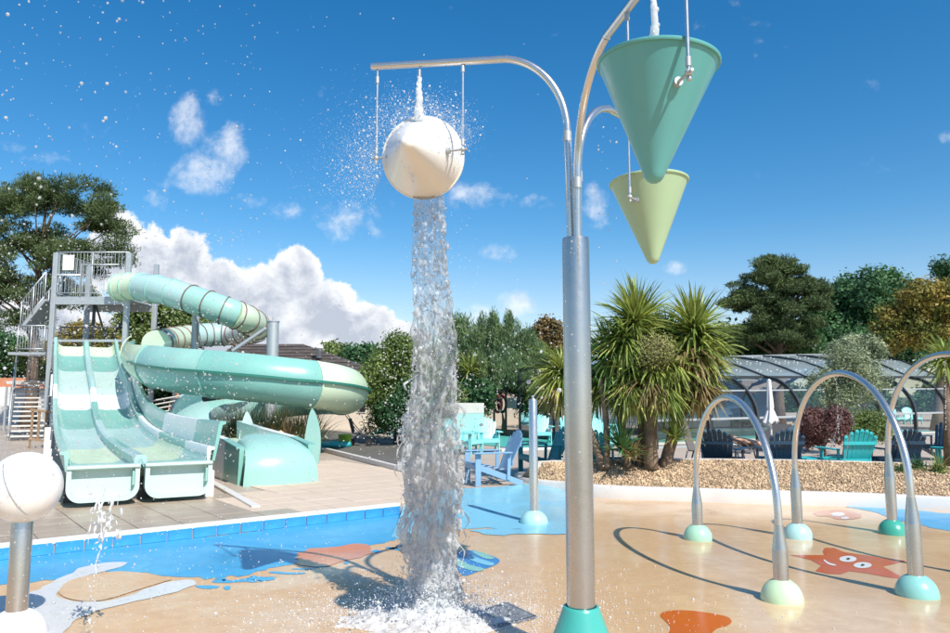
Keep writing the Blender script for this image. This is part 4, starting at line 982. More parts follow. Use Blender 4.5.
# ------------------------------------------------------------------ spiral slide
sp = thing('spiral_slide', PY(160, 400, 22), 'aqua and mint spiral tube slide winding down from the tower to a rounded exit', 'water slide')
sp.location.z = DZ
tube_px = [(117, 288, 27.4), (135, 286.5, 27.1), (165, 291, 26.3), (200, 302, 25.8), (231, 313, 25.8), (250, 321, 26.8), (257, 328, 28.6), (248, 332, 30.6), (230, 334, 31.8), (204, 335, 31.4), (184, 338, 30.2), (168, 341, 28.4), (156, 344, 26.6)]
tp = catmull([PY(*p) for p in tube_px], 8)
bounds = [0, 9, 31, 52-4, 62, 70, 80, len(tp)-1]; tcol = [SL_MINT, SL_CYAN, SL_DEEP, SL_MINT, SL_MINT, SL_CYAN, SL_MINT]
bounds = [0, 10, 22, 33, 42, 52, 64, 78, len(tp)-1]; tcol = [SL_MINT, SL_CYAN, SL_AQUA, SL_MINT, SL_MINT, SL_WHITE, SL_CYAN, SL_MINT]
for k in range(8):
    m_ = MB(); m_.tube(tp[bounds[k]:bounds[k+1]+1], .50, 28); smooth_angle(m_.build('tube_segment', tcol[k], sp), 50)
for i in range(2, len(tp)-1, 4):
    T = (tp[i+1]-tp[i-1]).normalized(); m_ = MB(); m_.lathe([(.505, -.018), (.535, -.014), (.535, .014), (.505, .018)], tp[i], 28, axis=tuple(T), caps=False); m_.build('flange', SEAM if i > 20 else SL_AQUA, sp, True)
# open trough
tr_px = [(153, 345, 26.4), (146, 348, 25.0), (143, 353, 23.6), (147, 359, 21.8), (160, 365, 20.2), (185, 369.5, 19.2), (215, 372.5, 18.7), (250, 376, 18.5), (280, 379.5, 18.6), (310, 383, 18.9), (333, 387, 19.7), (346, 391, 21.2), (342, 394, 23.4), (318, 395, 25.0), (285, 396, 25.6), (255, 398, 24.9), (228, 402, 23.9), (206, 406, 22.6), (192, 413, 21.0), (189, 422, 19.3), (194, 431, 17.8), (204, 440, 16.6), (215, 447, 15.6)]
trp = catmull([PY(*p) for p in tr_px], 6)
def trough_sec(r, ang0, ang1, t=.035, n=18):
    o = []; i_ = []
    for k in range(n+1):
        a = R(ang0+(ang1-ang0)*k/n); o.append((r*math.cos(a), r*math.sin(a))); i_.append(((r-t)*math.cos(a), (r-t)*math.sin(a)))
    return o+i_[::-1]
K = len(trp); segs = [(0, 12, SL_AQUA), (12, 24, SL_MINT), (24, 36, SL_AQUA), (36, 54, SL_DEEP), (54, 72, SL_MINT), (72, 84, SL_DEEP), (84, 96, SL_AQUA), (96, 108, SL_CYAN), (108, 114, SL_PALE), (114, 120, SL_DEEP)]
def side_at(i):
    T = (trp[min(i+1, K-1)]-trp[max(i-1, 0)]); T.z = 0; T.normalize(); return Vector((T.y, -T.x, 0))
for a, b, mt in segs:
    b = min(b, K-1); m_ = MB(); vs = []; n = 0
    for i in range(a, b+1):
        f = min(1, max(0, (i-96)/20)); r = .64*(1-f)+.52*f+.22*math.exp(-((i-92)/9)**2)
        Xs = side_at(i)
        # outer wall rises high, inner edge lower (path turns clockwise seen from above on the front run)
        hi = (60-22*f)*min(1, max(.25, i/26)); lo = (18 if i < 78 else 2)*(1-f)+20*f
        e = max(0, min(1, i/14)); 
        sc = trough_sec(r, -180-(lo*.9), hi*1.0)
        n = len(sc)
        vs += [trp[i]+Xs*x+Vector((0, 0, z)) for x, z in sc]
    L = b-a+1; fs = [(i*n+j, i*n+(j+1) % n, (i+1)*n+(j+1) % n, (i+1)*n+j) for i in range(L-1) for j in range(n)]+[tuple(range(n-1, -1, -1)), tuple(range((L-1)*n, L*n))]
    m_.add(vs, fs); smooth_angle(m_.build('trough_segment', mt, sp), 40)
    # joint flange ring
    if a:
        T = (trp[a+1]-trp[a-1]).normalized(); Xs = side_at(a); f = min(1, max(0, (a-90)/20)); r = .64*(1-f)+.52*f+.22*math.exp(-((a-92)/9)**2)
        m_ = MB(); sc = trough_sec(r+.03, -180-14, 56-22*f, .03); T.z = 0; T.normalize()
        m_.add([trp[a]+T*d_+Xs*x+Vector((0, 0, z)) for d_ in (-.02, .02) for x, z in sc], [(j, (j+1) % len(sc), len(sc)+(j+1) % len(sc), len(sc)+j) for j in range(len(sc))]+[tuple(range(len(sc)-1, -1, -1)), tuple(range(len(sc), 2*len(sc)))])
        m_.build('joint_flange', mt, sp)
# horizontal stiffening flange along the outer side, dark colour stands for its shadow
m_ = MB(); m_.sweep([trp[i]+side_at(i)*.66+Vector((0, 0, .02)) for i in range(22, 74)], [(-.06, -.03), (.06, -.03), (.06, .03), (-.06, .03)], up=(0, 0, 1)); m_.build('side_rib', pmat('rib_shadow_green', (.03, .18, .14), .35), sp)
# straight exit with side panels and rounded end cap
ec = PZ(277, 483, DZ); ex1 = Vector((ec.x, ec.y, DZ)); exd = Vector((.55, -.835, 0)); exs = Vector((-exd.y, exd.x, 0))
if exs.x < 0: exs = -exs
ex0 = ex1-exd*4.75
Mx = Matrix((exs, exd, (0, 0, 1))).transposed()
for s_ in (-1, 1):
    for k, mt in enumerate((SL_PALE, SL_WHITE, SL_DEEP)):
        a = ex0+exd*((0, 1.7, 3.75)[k]); b = ex0+exd*((1.7, 3.75, 4.7)[k]); h0 = .95-.1*k; h1 = .95-.1*(k+1); m_ = MB()
        vs = []
        for p, h in ((a, h0), (b, h1)):
            for x, z in ((.62, 0), (.68, 0), (.66, h-.03), (.72, h-.03), (.72, h), (.58, h), (.58, h-.03)): vs.append(p+exs*(s_*x)+Vector((0, 0, z)))
        fs = [(j, (j+1) % 7, 7+(j+1) % 7, 7+j) for j in range(7)]+[tuple(range(6, -1, -1)), tuple(range(7, 14))]
        m_.add(vs, fs); m_.build('exit_panel', mt, sp)
m_ = MB(); m_.add([ex0-exs*.6+Vector((0, 0, .55)), ex0+exs*.6+Vector((0, 0, .55)), ex1-exd*.5+exs*.6+Vector((0, 0, .32)), ex1-exd*.5-exs*.6+Vector((0, 0, .32))], [(0, 1, 2, 3)]); m_.build('exit_floor', SL_MINT, sp)
vs = []; nu, nv = 20, 14
for j in range(nv+1):
    t_ = j/nv; # from the inner top edge, over the crown, down to the ground in front
    a = t_*math.pi*.5
    yy = -.75+1.15*math.sin(a)**1.0; zz = .84*math.cos(a)**.55 if j < nv else 0
    for i in range(nu+1):
        x = (i/nu*2-1); wdt = .47+.20*(t_**1.1); ed = (1-abs(x)**5)
        drop = (1-ed)*.10
        vs.append(ex1+exd*(yy+.15*(1-x*x)*t_-.15)+exs*(x*wdt)+Vector((0, 0, max(0, zz-drop*(1-t_)-.05*x*x))))
fs = [(j*(nu+1)+i, j*(nu+1)+i+1, (j+1)*(nu+1)+i+1, (j+1)*(nu+1)+i) for j in range(nv) for i in range(nu)]
for s_ in (0, nu): # side skirts
    k0 = len(vs)
    for j in range(nv+1): p = vs[j*(nu+1)+s_]; vs.append(Vector((p.x, p.y, DZ)))
    fs += [(j*(nu+1)+s_, (j+1)*(nu+1)+s_, k0+j+1, k0+j) if s_ == 0 else ((j+1)*(nu+1)+s_, j*(nu+1)+s_, k0+j, k0+j+1) for j in range(nv)]
o = mk('end_cap', vs, fs, SL_AQUA, sp); smooth_angle(o, 60)
m_ = MB(); c = ex1+exd*.22; m_.lathe([(.03, 0), (.05, .015), (.02, .03)], ex1+exd*(-.12)+Vector((0, 0, .66)), 12, axis=(exd.x, exd.y, .6)); m_.build('nozzle', SL_WHITE, sp)
# supports: big steel mast and brackets
mp = PY(273, 330, 24.0)
m_ = MB(); m_.tube([(mp.x, 24, DZ), (mp.x, 24, PY(273, 322, 24).z)], .19, 24); smooth_angle(m_.build('mast', GALV, sp), 40)
m_ = MB(); m_.tube([(mp.x, 24, PY(273, 322, 24).z), (mp.x, 24, PY(273, 322, 24).z+.03)], .21, 24); m_.tube([(mp.x, 24, 0+PY(273, 321, 24).z), (mp.x, 24, PY(273, 317, 24).z)], .04, 8); m_.build('mast_cap', GALV, sp)
m_ = MB(); a = PY(232, 351, 24); b = PY(266, 328, 24); m_.bar(a, b, .1, .1); m_.build('strut', GALV, sp)
m_ = MB(); m_.bar(PY(206, 399, 21), PY(262, 387, 23.9), .07, .12); m_.build('strut', DARK, sp)
m_ = MB(); m_.bar(PY(204, 385, 19.4), PY(204, 400, 19.4), .09, .09); m_.bar(PY(204, 400, 19.4), PY(266, 392, 23.9), .09, .09); m_.build('bracket', DARK, sp)
for (u, v, Y) in ((196, 315, 27), (178, 350, 28)):
    p = PY(u, v, Y); m_ = MB(); m_.tube([(p.x, Y, DZ), p], .13, 16); smooth_angle(m_.build('support_column', GALV, sp), 40)
# leaf shaped fins round the exit
def fin(u, v0, v1, w, col, label, Y):
    b = PY(u, v0, Y); t_ = PY(u, v1, Y); h = t_.z-DZ; b.z = DZ; n = 18; m_ = MB(); outl = []
    for k in range(n+1): f = k/n; outl.append((w*(1-f)**.75*(.72+.9*f)*(1+.0*f), f*h))
    o1 = [(x, z) for x, z in outl]+[(-x, z) for x, z in outl[-2::-1]]
    N_ = len(o1); vs = []
    for th in (-1, 1): vs += [(b.x+x+.05*math.sin(z*2), Y+th*.035*(1-.8*z/h)+.1*(x/w)**2, DZ+z) for x, z in o1]
    fs = [tuple(range(N_)), tuple(range(2*N_-1, N_-1, -1))]+[((j+1) % N_, j, N_+j, N_+(j+1) % N_) for j in range(N_)]
    m_.add(vs, fs); o = mk('fin', np.array(m_.v)-np.array(b), m_.f, col, None); o.location = b; smooth_angle(o, 40)
    tag(o, label, 'fin')
fin(244.5, 440, 411, .26, SL_PALE, 'aqua leaf-shaped fin standing left behind the slide exit', 17.2)
fin(310, 448, 408, .25, SL_AQUA, 'tall aqua leaf-shaped fin at the paving edge right of the slide exit', 16.6)
PEACH = pmat('peach_plastic', (.72, .55, .38), .4, 0, .06, 5, coat=.2)
fin(278, 448, 430, .34, PEACH, 'low peach fin peeking over the rounded slide exit', 16.4)
# ------------------------------------------------------------------ people (skinned figures)
SKIN = pmat('skin', (.52, .30, .20), .5, 0, .08, 8); HAIR = pmat('ginger_hair', (.22, .09, .03), .6, 0, .2, 20); CLOTH_D = pmat('dark_cloth', (.05, .055, .07), .8, 0, .2, 10); CLOTH_B = pmat('blue_cloth', (.06, .16, .35), .8, 0, .2, 10)
def person(loc, rz, label, pose='stand', cloth=CLOTH_D, hair=HAIR):
    t = thing('person', loc, label, 'person', rz=rz)
    J = {'pel': (0, 0, .95, .14), 'sp': (0, 0, 1.15, .13), 'ch': (0, 0, 1.35, .155), 'nk': (0, 0, 1.50, .06), 'hd': (0, .01, 1.60, .085), 'ht': (0, 0, 1.70, .08),
         'hl': (-.10, 0, .90, .10), 'kl': (-.11, .02, .50, .062), 'al': (-.11, 0, .09, .042), 'tl': (-.11, -.14, .03, .035), 'hr': (.10, 0, .90, .10), 'kr': (.11, .02, .50, .062), 'ar': (.11, 0, .09, .042), 'tr': (.11, -.14, .03, .035),
         'sl': (-.19, 0, 1.42, .055), 'el': (-.26, .02, 1.14, .042), 'wl': (-.27, -.06, .90, .028), 'fl': (-.27, -.09, .81, .022), 'sr': (.19, 0, 1.42, .055), 'er': (.26, .02, 1.14, .042), 'wr': (.27, -.06, .90, .028), 'fr': (.27, -.09, .81, .022)}
    if pose == 'lie':
        J = {k: (x, (z-.95)*.98+0, .14+abs(y)*.5+(.28*max(0, z-1.0)), r) for k, (x, y, z, r) in J.items()}
    E = [('pel', 'sp'), ('sp', 'ch'), ('ch', 'nk'), ('nk', 'hd'), ('hd', 'ht'), ('pel', 'hl'), ('hl', 'kl'), ('kl', 'al'), ('al', 'tl'), ('pel', 'hr'), ('hr', 'kr'), ('kr', 'ar'), ('ar', 'tr'), ('ch', 'sl'), ('sl', 'el'), ('el', 'wl'), ('wl', 'fl'), ('ch', 'sr'), ('sr', 'er'), ('er', 'wr'), ('wr', 'fr')]
    ks = list(J); me = bpy.data.meshes.new('body'); me.from_pydata([J[k][:3] for k in ks], [(ks.index(a), ks.index(b)) for a, b in E], [])
    o = bpy.data.objects.new('body', me); COL.objects.link(o); md = o.modifiers.new('s', 'SKIN')
    for i, k in enumerate(ks): r = J[k][3]; me.skin_vertices[0].data[i].radius = (r, r*.85)
    me.skin_vertices[0].data[0].use_root = True
    sd_ = o.modifiers.new('u', 'SUBSURF'); sd_.levels = 2
    dg = bpy.context.evaluated_depsgraph_get(); dg.update(); nm = bpy.data.meshes.new_from_object(o.evaluated_get(dg)); bpy.data.objects.remove(o)
    b = bpy.data.objects.new('body', nm); COL.objects.link(b); nm.materials.clear(); nm.materials.append(SKIN); b.parent = t
    nm.polygons.foreach_set('use_smooth', [True]*len(nm.polygons))
    v = np.zeros(len(nm.vertices)*3); nm.vertices.foreach_get('co', v); v = v.reshape(-1, 3); nr = np.array([q.normal[:] for q in nm.vertices])
    zz = v[:, 2] if pose != 'lie' else v[:, 1]/.98+.95
    def shell(name, lo, hi, mat, off, lim=.24):
        keep = (zz > lo) & (zz < hi) & (np.abs(v[:, 0]) < lim); fs = [tuple(p.vertices) for p in nm.polygons if all(keep[i] for i in p.vertices)]
        if fs: mk(name, v+nr*off, fs, mat, t, True, local=True)
    shell('shorts', .62, 1.0, CLOTH_B, .012); 
    if pose != 'lie': shell('shirt', .97, 1.47, cloth, .012)
    hd = J['ht']; m_ = MB()
    if pose == 'lie': m_.ell((hd[0], hd[1]+.02, hd[2]-.01), (.095, .075, .095), 14, 10)
    else: m_.ell((hd[0], hd[1]+.03, hd[2]-.0), (.092, .10, .09), 14, 10)
    m_.build('hair', hair, t, True, local=True)
    m_ = MB()
    if pose != 'lie':
        m_.ell((0, -.085, 1.62), (.014, .02, .02), 8, 6); m_.build('nose', SKIN, t, True, local=True)
        m_ = MB(); m_.ell((-.03, -.075, 1.645), (.012, .008, .007), 8, 6); m_.ell((.03, -.075, 1.645), (.012, .008, .007), 8, 6); m_.build('eyes', BLACK, t, True, local=True)
    return t
pp = PY(177, 400, 27.5)
person((pp.x, 27.5, DZ), .2, 'ginger-haired person in a dark shirt standing beyond the spiral slide near the trees')

# ------------------------------------------------------------------ foliage
def leaf_cloud(centres, radii, n, size, aspect=.55, flat=1.0, shell=.55, up_bias=.3, seed=0, grow=0.0):
    rg = np.random.default_rng(seed); centres = np.asarray(centres, float); radii = np.asarray(radii, float)
    if radii.ndim == 1: radii = np.stack([radii, radii, radii*flat], 1)
    vol = (radii[:, 0]*radii[:, 1]*radii[:, 2])**(2/3); pr = vol/vol.sum(); idx = rg.choice(len(centres), n, p=pr)
    d = rg.normal(size=(n, 3)); d /= np.linalg.norm(d, axis=1, keepdims=True); rr = shell+(1-shell)*rg.random(n)**.6; rr *= 1+.22*rg.normal(size=n)
    P = centres[idx]+d*rr[:, None]*radii[idx]
    nrm = d+rg.normal(size=(n, 3))*.75+np.array([0, 0, up_bias]); nrm /= np.linalg.norm(nrm, axis=1, keepdims=True)
    if grow:
        gd = d*.6+rg.normal(size=(n, 3))*.5+np.array([0, 0, grow]); a = gd/np.linalg.norm(gd, axis=1, keepdims=True); nrm = np.cross(a, rg.normal(size=(n, 3))); nrm /= np.linalg.norm(nrm, axis=1, keepdims=True); b = np.cross(nrm, a)
    else: a = np.cross(nrm, rg.normal(size=(n, 3))); a /= np.linalg.norm(a, axis=1, keepdims=True); b = np.cross(nrm, a)
    s = size*rg.uniform(.6, 1.4, n)[:, None]; w = s*aspect
    V = np.stack([P-a*s-b*w*.3, P+b*w*-1.0, P+a*s, P+b*w*1.0], 1)
    V = np.stack([P-a*s, P-b*w, P+a*s, P+b*w], 1)
    return V.reshape(-1, 3), np.arange(n*4).reshape(n, 4)
def clumps_in(env, n, rmin, rmax, seed, flat=1.0, bottom=-1.0, shell=.62):
    """clump centres through the outer volume of several envelope ellipsoids (cx, cy, cz, rx, ry, rz)"""
    rd = random.Random(seed); C_ = []; Rr = []
    vol = [e[3]*e[5] for e in env]; tot_ = sum(vol)
    while len(C_) < n:
        r0 = rd.random()*tot_; k = 0
        while r0 > vol[k]: r0 -= vol[k]; k += 1
        e = env[k]; v = Vector((rd.gauss(0, 1), rd.gauss(0, 1), rd.gauss(0, 1))).normalized(); q = shell+(1-shell)*rd.random()
        if rd.random() < .25: q = rd.random()*.7
        if v.z < bottom: continue
        r = rd.uniform(rmin, rmax); C_.append((e[0]+v.x*e[3]*q, e[1]+v.y*e[4]*q, e[2]+v.z*e[5]*q)); Rr.append((r, r, r*flat))
    return np.array(C_), np.array(Rr)
def tree(name, base, label, cat, env, nclump, rmin, rmax, nleaf, leaf, mat, seed, trunk_r=.2, flat=1.0, limbs=14, aspect=.55, group=None, barkm=None, bottom=-.8, shell=.62, trunk_top=None, up=.3, lshell=.55, crownname='crown', grow=0.0):
    base = Vector(base); t = thing(name, base, label, cat, group)
    cs, rs = clumps_in(env, nclump, rmin, rmax, seed, flat, bottom, shell)
    V, F = leaf_cloud(cs, rs, nleaf, leaf, aspect, 1, lshell, up, seed, grow)
    mk(crownname, V, F, mat, t)
    rd = random.Random(seed+5); topc = Vector((sum(e[0] for e in env)/len(env), sum(e[1] for e in env)/len(env), max(e[2]+e[5]*.5 for e in env)))
    tt = trunk_top or topc
    m_ = MB(); pts = [base.lerp(tt, k/8)+Vector((rd.gauss(0, trunk_r*.25), rd.gauss(0, trunk_r*.25), 0))*(1 if 0 < k else 0) for k in range(9)]
    m_.tube(pts, [trunk_r*(1.25 if k == 0 else 1-.85*k/8) for k in range(9)], 10); m_.build('trunk', barkm or BARK, t, True)
    m_ = MB()
    for k in range(limbs):
        c = Vector(cs[rd.randrange(len(cs))]); f = min(.9, max(.12, (c.z-base.z)/(tt.z-base.z)*.75)); a = base.lerp(tt, f); mid = a.lerp(c, .5)+Vector((rd.gauss(0, .1), rd.gauss(0, .1), rd.uniform(0, .25)))*(c-a).length*.3
        r = trunk_r*(1-f*.8)*.45; m_.tube([a, mid, c], [r, r*.6, r*.2], 6)
    if limbs: m_.build('limbs', barkm or BARK, t, True)
    return t
def env_px(items, depth=None):
    """(u, v, Y, half width px, half height px) -> envelope ellipsoids"""
    out = []
    for u, v, Y, a, b in items:
        p = PY(u, v, Y); k = Y/735; out.append((p.x, p.y, p.z, a*k, (depth or a*k*.8), b*k))
    return out
def gbase(u, Y): p = PY(u, 400, Y); return (p.x, Y, DZ if Y < 70 else -.06)
# big pine at left
tree('pine_tree', gbase(28, 36), 'big dark pine tree with broken layered crown behind the slide tower', 'pine tree',
     env_px([(45, 198, 36, 62, 28), (20, 200, 36, 40, 26), (100, 222, 36, 34, 24), (20, 245, 36, 52, 32), (75, 262, 36, 52, 26), (8, 290, 36, 40, 26), (60, 295, 36, 45, 18), (-30, 250, 36, 40, 60), (112, 246, 36, 22, 12), (30, 318, 36, 32, 12)]), 330, .32, .70, 100000, .10, PINE, 3, .32, .55, 26, .2, grow=.5, shell=.45, up=.6, trunk_top=PY(45, 200, 36))
# trees on the right behind the glazed enclosure
tree('pine_tree', gbase(778, 41), 'tall shaggy pine tree with open layered branches left of the dark oak', 'pine tree',
     env_px([(783, 266, 41, 30, 18), (768, 280, 41, 38, 16), (795, 288, 41, 36, 16), (775, 305, 41, 50, 16), (790, 325, 41, 50, 16), (768, 335, 41, 48, 16), (745, 300, 41, 26, 22), (815, 300, 41, 18, 14)]), 300, .28, .60, 85000, .11, PINE, 8, .32, .5, 26, .2, grow=.3, shell=.3, up=.6)
tree('oak_tree', gbase(862, 46), 'dense dark green broadleaf tree between the tall pine and the golden tree', 'tree',
     env_px([(862, 300, 46, 40, 30), (840, 315, 46, 30, 28), (885, 298, 46, 26, 22), (860, 335, 46, 45, 20)]), 130, .6, 1.1, 45000, .11, OAK, 9, .35, .8, 10, .6)
tree('autumn_tree', gbase(935, 33), 'rounded golden brown autumn tree at the right edge', 'tree',
     env_px([(930, 312, 33, 52, 34), (960, 310, 33, 46, 42), (905, 330, 33, 34, 26), (985, 325, 33, 40, 40)]), 150, .4, .75, 52000, .075, GOLD, 10, .25, .85, 8, .6)
tree('fir_tree', gbase(948, 60), 'dark blue-green treetop just showing above the golden tree at the right edge', 'tree',
     env_px([(950, 275, 60, 12, 16), (960, 290, 60, 25, 18)]), 40, .5, 1.0, 9000, .13, OAK, 12, .25, .8, 4)
hg = []
for k in range(13): hg.append((700+k*24, 345+(k*37 % 5), 44, 22, 17))
t = thing('hedge', gbase(840, 44), 'dark hedge of mixed bushes running behind the glazed enclosure roof', 'hedge')
cs, rs = clumps_in(env_px(hg, 2.0), 170, .5, 1.0, 14, .9, -1, .4); V, F = leaf_cloud(cs, rs, 38000, .12, .6, 1, .5, .3, 14); mk('foliage', V, F, OAK, t)
# middle
tree('conifer', gbase(506, 29), 'feathery blue-green conifer with pointed upright tips right of the water column', 'conifer',
     env_px([(466, 362, 29, 6, 24), (475, 352, 29, 4, 26), (484, 346, 29, 5, 26), (493, 337, 29, 3, 24), (501, 344, 29, 4, 24), (510, 335, 29, 3, 22), (519, 343, 29, 4, 24), (529, 350, 29, 5, 24), (500, 376, 29, 42, 20), (538, 360, 29, 5, 20)]), 230, .11, .24, 60000, .08, CONIF, 15, .18, 2.0, 8, .16, up=.8, grow=1.4)
tree('conifer', gbase(459, 31), 'slim dark conifer directly behind the water column', 'conifer',
     env_px([(459, 352, 31, 13, 32), (456, 380, 31, 18, 30), (463, 335, 31, 6, 18)]), 70, .25, .5, 24000, .09, CONIF, 16, .15, 1.8, 5, .18, up=.8, grow=1.4)
tree('russet_shrub', gbase(547, 30), 'russet brown rounded shrub between the conifer and the steel post', 'shrub',
     env_px([(545, 345, 30, 24, 22), (565, 350, 30, 22, 20), (545, 375, 30, 30, 22)]), 60, .25, .5, 20000, .07, BROWNF, 17, .12, .9, 4)
tree('broad_shrub', gbase(398, 24), 'tall loose bright green shrub left of the water column', 'shrub',
     env_px([(400, 352, 24, 20, 18), (388, 372, 24, 24, 22), (410, 385, 24, 26, 36), (385, 405, 24, 18, 26)]), 80, .22, .45, 24000, .065, LIGHTG, 18, .12, 1.1, 8, .35)
tree('dark_shrub', gbase(405, 23), 'dark bushy shrub at the foot of the tall bright green one', 'shrub',
     env_px([(398, 412, 23, 20, 20), (420, 405, 23, 20, 24), (440, 415, 23, 14, 12)]), 60, .18, .35, 16000, .05, OAK, 19, .08, 1, 3)
tree('round_tree', gbase(364, 58), 'small round dark tree far beyond the house roof', 'tree', env_px([(364, 358, 58, 17, 11)]), 30, .6, 1.0, 8000, .14, OAK, 20, .2, .8, 3, group='distant trees beyond the house')
tree('round_tree', gbase(333, 60), 'pale green distant tree peeking over the house roof', 'tree', env_px([(330, 356, 60, 14, 9), (345, 360, 60, 14, 8)]), 30, .6, 1.0, 8000, .14, LIGHTG, 21, .2, .8, 3, group='distant trees beyond the house')
tree('leafy_tree', gbase(160, 38), 'bright green leafy tree behind the tube of the spiral slide', 'tree',
     env_px([(165, 318, 38, 34, 24), (190, 330, 38, 26, 16), (140, 335, 38, 26, 30), (150, 305, 38, 20, 14)]), 110, .4, .75, 34000, .085, LIGHTG, 22, .22, .85, 8)
tree('dark_tree', gbase(160, 33), 'dark leafy tree filling the shade below the spiral slide', 'tree',
     env_px([(150, 385, 33, 34, 42), (185, 380, 33, 30, 34), (215, 395, 33, 28, 26)]), 110, .35, .7, 34000, .08, OAK, 23, .22, .9, 12)
tree('golden_shrub', gbase(88, 33), 'golden olive shrub seen under the tower platform', 'shrub',
     env_px([(85, 338, 33, 28, 14), (98, 350, 33, 26, 16), (70, 352, 33, 18, 14)]), 60, .3, .55, 18000, .07, GOLD, 24, .15, .9, 4)
tree('dark_round_tree', gbase(10, 50), 'dark round tree far left behind the stairs', 'tree', env_px([(10, 358, 50, 22, 22), (-15, 352, 50, 22, 24)]), 50, .6, 1.0, 14000, .12, OAK, 25, .25, .85, 5)
tree('bright_shrub', gbase(36, 44), 'small yellow-green shrub beside the stair landing', 'shrub', env_px([(34, 358, 44, 14, 14), (45, 372, 44, 12, 14)]), 30, .4, .7, 9000, .09, LIGHTG, 26, .12, .9, 3)
for k, (u, v, Y, a, b, m_, lab) in enumerate(((437, 395, 27, 22, 14, LIGHTG, 'light green bush beside the pale low wall right of the water'), (470, 395, 28, 22, 16, OAK, 'dark bush below the feathery conifer'), (548, 405, 31, 40, 22, OAK, 'wide dark bush beyond the glazed end wall'), (640, 400, 33, 40, 40, OAK, 'dark bush seen between the cordyline trunks'), (600, 370, 36, 40, 30, OAK, 'dark bush behind the steel post'))):
    tree('bush', gbase(u, Y), lab, 'bush', env_px([(u, v, Y, a, b)]), 40, .25, .5, 11000, .07, m_, 40+k, .06, .9, 2)
# hidden horizon: long tree belt
t = thing('tree_belt', (0, 72, -.06), 'low belt of distant greenery along the horizon', 'tree belt'); t['kind'] = 'stuff'
cs, rs = clumps_in([(x, 72+(x*7 % 5), 1.3, 3.6, 2.0, 1.7+(x*13 % 7)*.12) for x in range(-66, 70, 4)], 420, .7, 1.3, 31, .8, -1, .4); V, F = leaf_cloud(cs, rs, 60000, .2, .6, 1, .4, .3, 31); o = mk('foliage', V, F, OAK, t); o['kind'] = 'stuff'

# ---- strap-leaved plants
def strap_rosette(c, n, L, w, mat, droop=(.1, 1.0), seed=0, elev=(-.9, 1.45), nseg=6, curl=1.0):
    rd = np.random.default_rng(seed); V = []; F = []; c = np.array(c, float)
    for k in range(n):
        az = rd.uniform(0, 2*math.pi); el = rd.uniform(*elev); l = L*rd.uniform(.7, 1.1); ww = w*rd.uniform(.75, 1.15); g = rd.uniform(*droop)*curl
        p = c+rd.normal(size=3)*.03; d = np.array([math.cos(az)*math.cos(el), math.sin(az)*math.cos(el), math.sin(el)])
        side = np.array([-math.sin(az), math.cos(az), 0]); side = side+rd.normal(size=3)*.35; side /= np.linalg.norm(side)
        k0 = len(V)
        for i in range(nseg+1):
            f = i/nseg; wi = ww*(math.sin(min(1, f*1.15+.12)*math.pi*.93)**.6 if f < 1 else .03)*.5
            V.append(p-side*wi); V.append(p+side*wi)
            if i < nseg:
                p = p+d*l/nseg; d = d+np.array([0, 0, -g/nseg*1.1*(1.4*f+.3)]); d /= np.linalg.norm(d)
        F += [(k0+2*i, k0+2*i+1, k0+2*i+3, k0+2*i+2) for i in range(nseg)]
    return np.array(V), np.array(F)
cord = thing('cordyline', PY(648, 462, 12.9), 'clump of cordyline palms with thick fibrous trunks on the gravel bed beside the steel post', 'palm clump')
cord.location.z = .45
trunks = [((606, 446), (600, 378), .05, -.1), ((628, 462), (616, 350), .055, .1), ((640, 463), (638, 332), .06, .3), ((651, 464), (656, 372), .10, -.25), ((662, 462), (690, 338), .06, .15), ((667, 460), (700, 372), .05, .4), ((603, 455), (565, 380), .06, .0)]
for i, (b, h, r, dy) in enumerate(trunks):
    y0 = 12.85+dy*.4; b_ = PY(b[0], b[1], y0); h_ = PY(h[0], h[1], y0+dy*.5); b_.z = .42; m_ = MB(); K_ = 16; pts = [b_.lerp(h_, k/K_)+Vector((math.sin(k/K_*3.1)*.05*((-1)**i), 0, 0)) for k in range(K_+1)]
    m_.tube(pts, [r*(1.25-.4*k/K_)*(1+.07*math.sin(k*2.3+i)) for k in range(K_+1)], 14); m_.build('trunk', PALMBARK, cord, True)
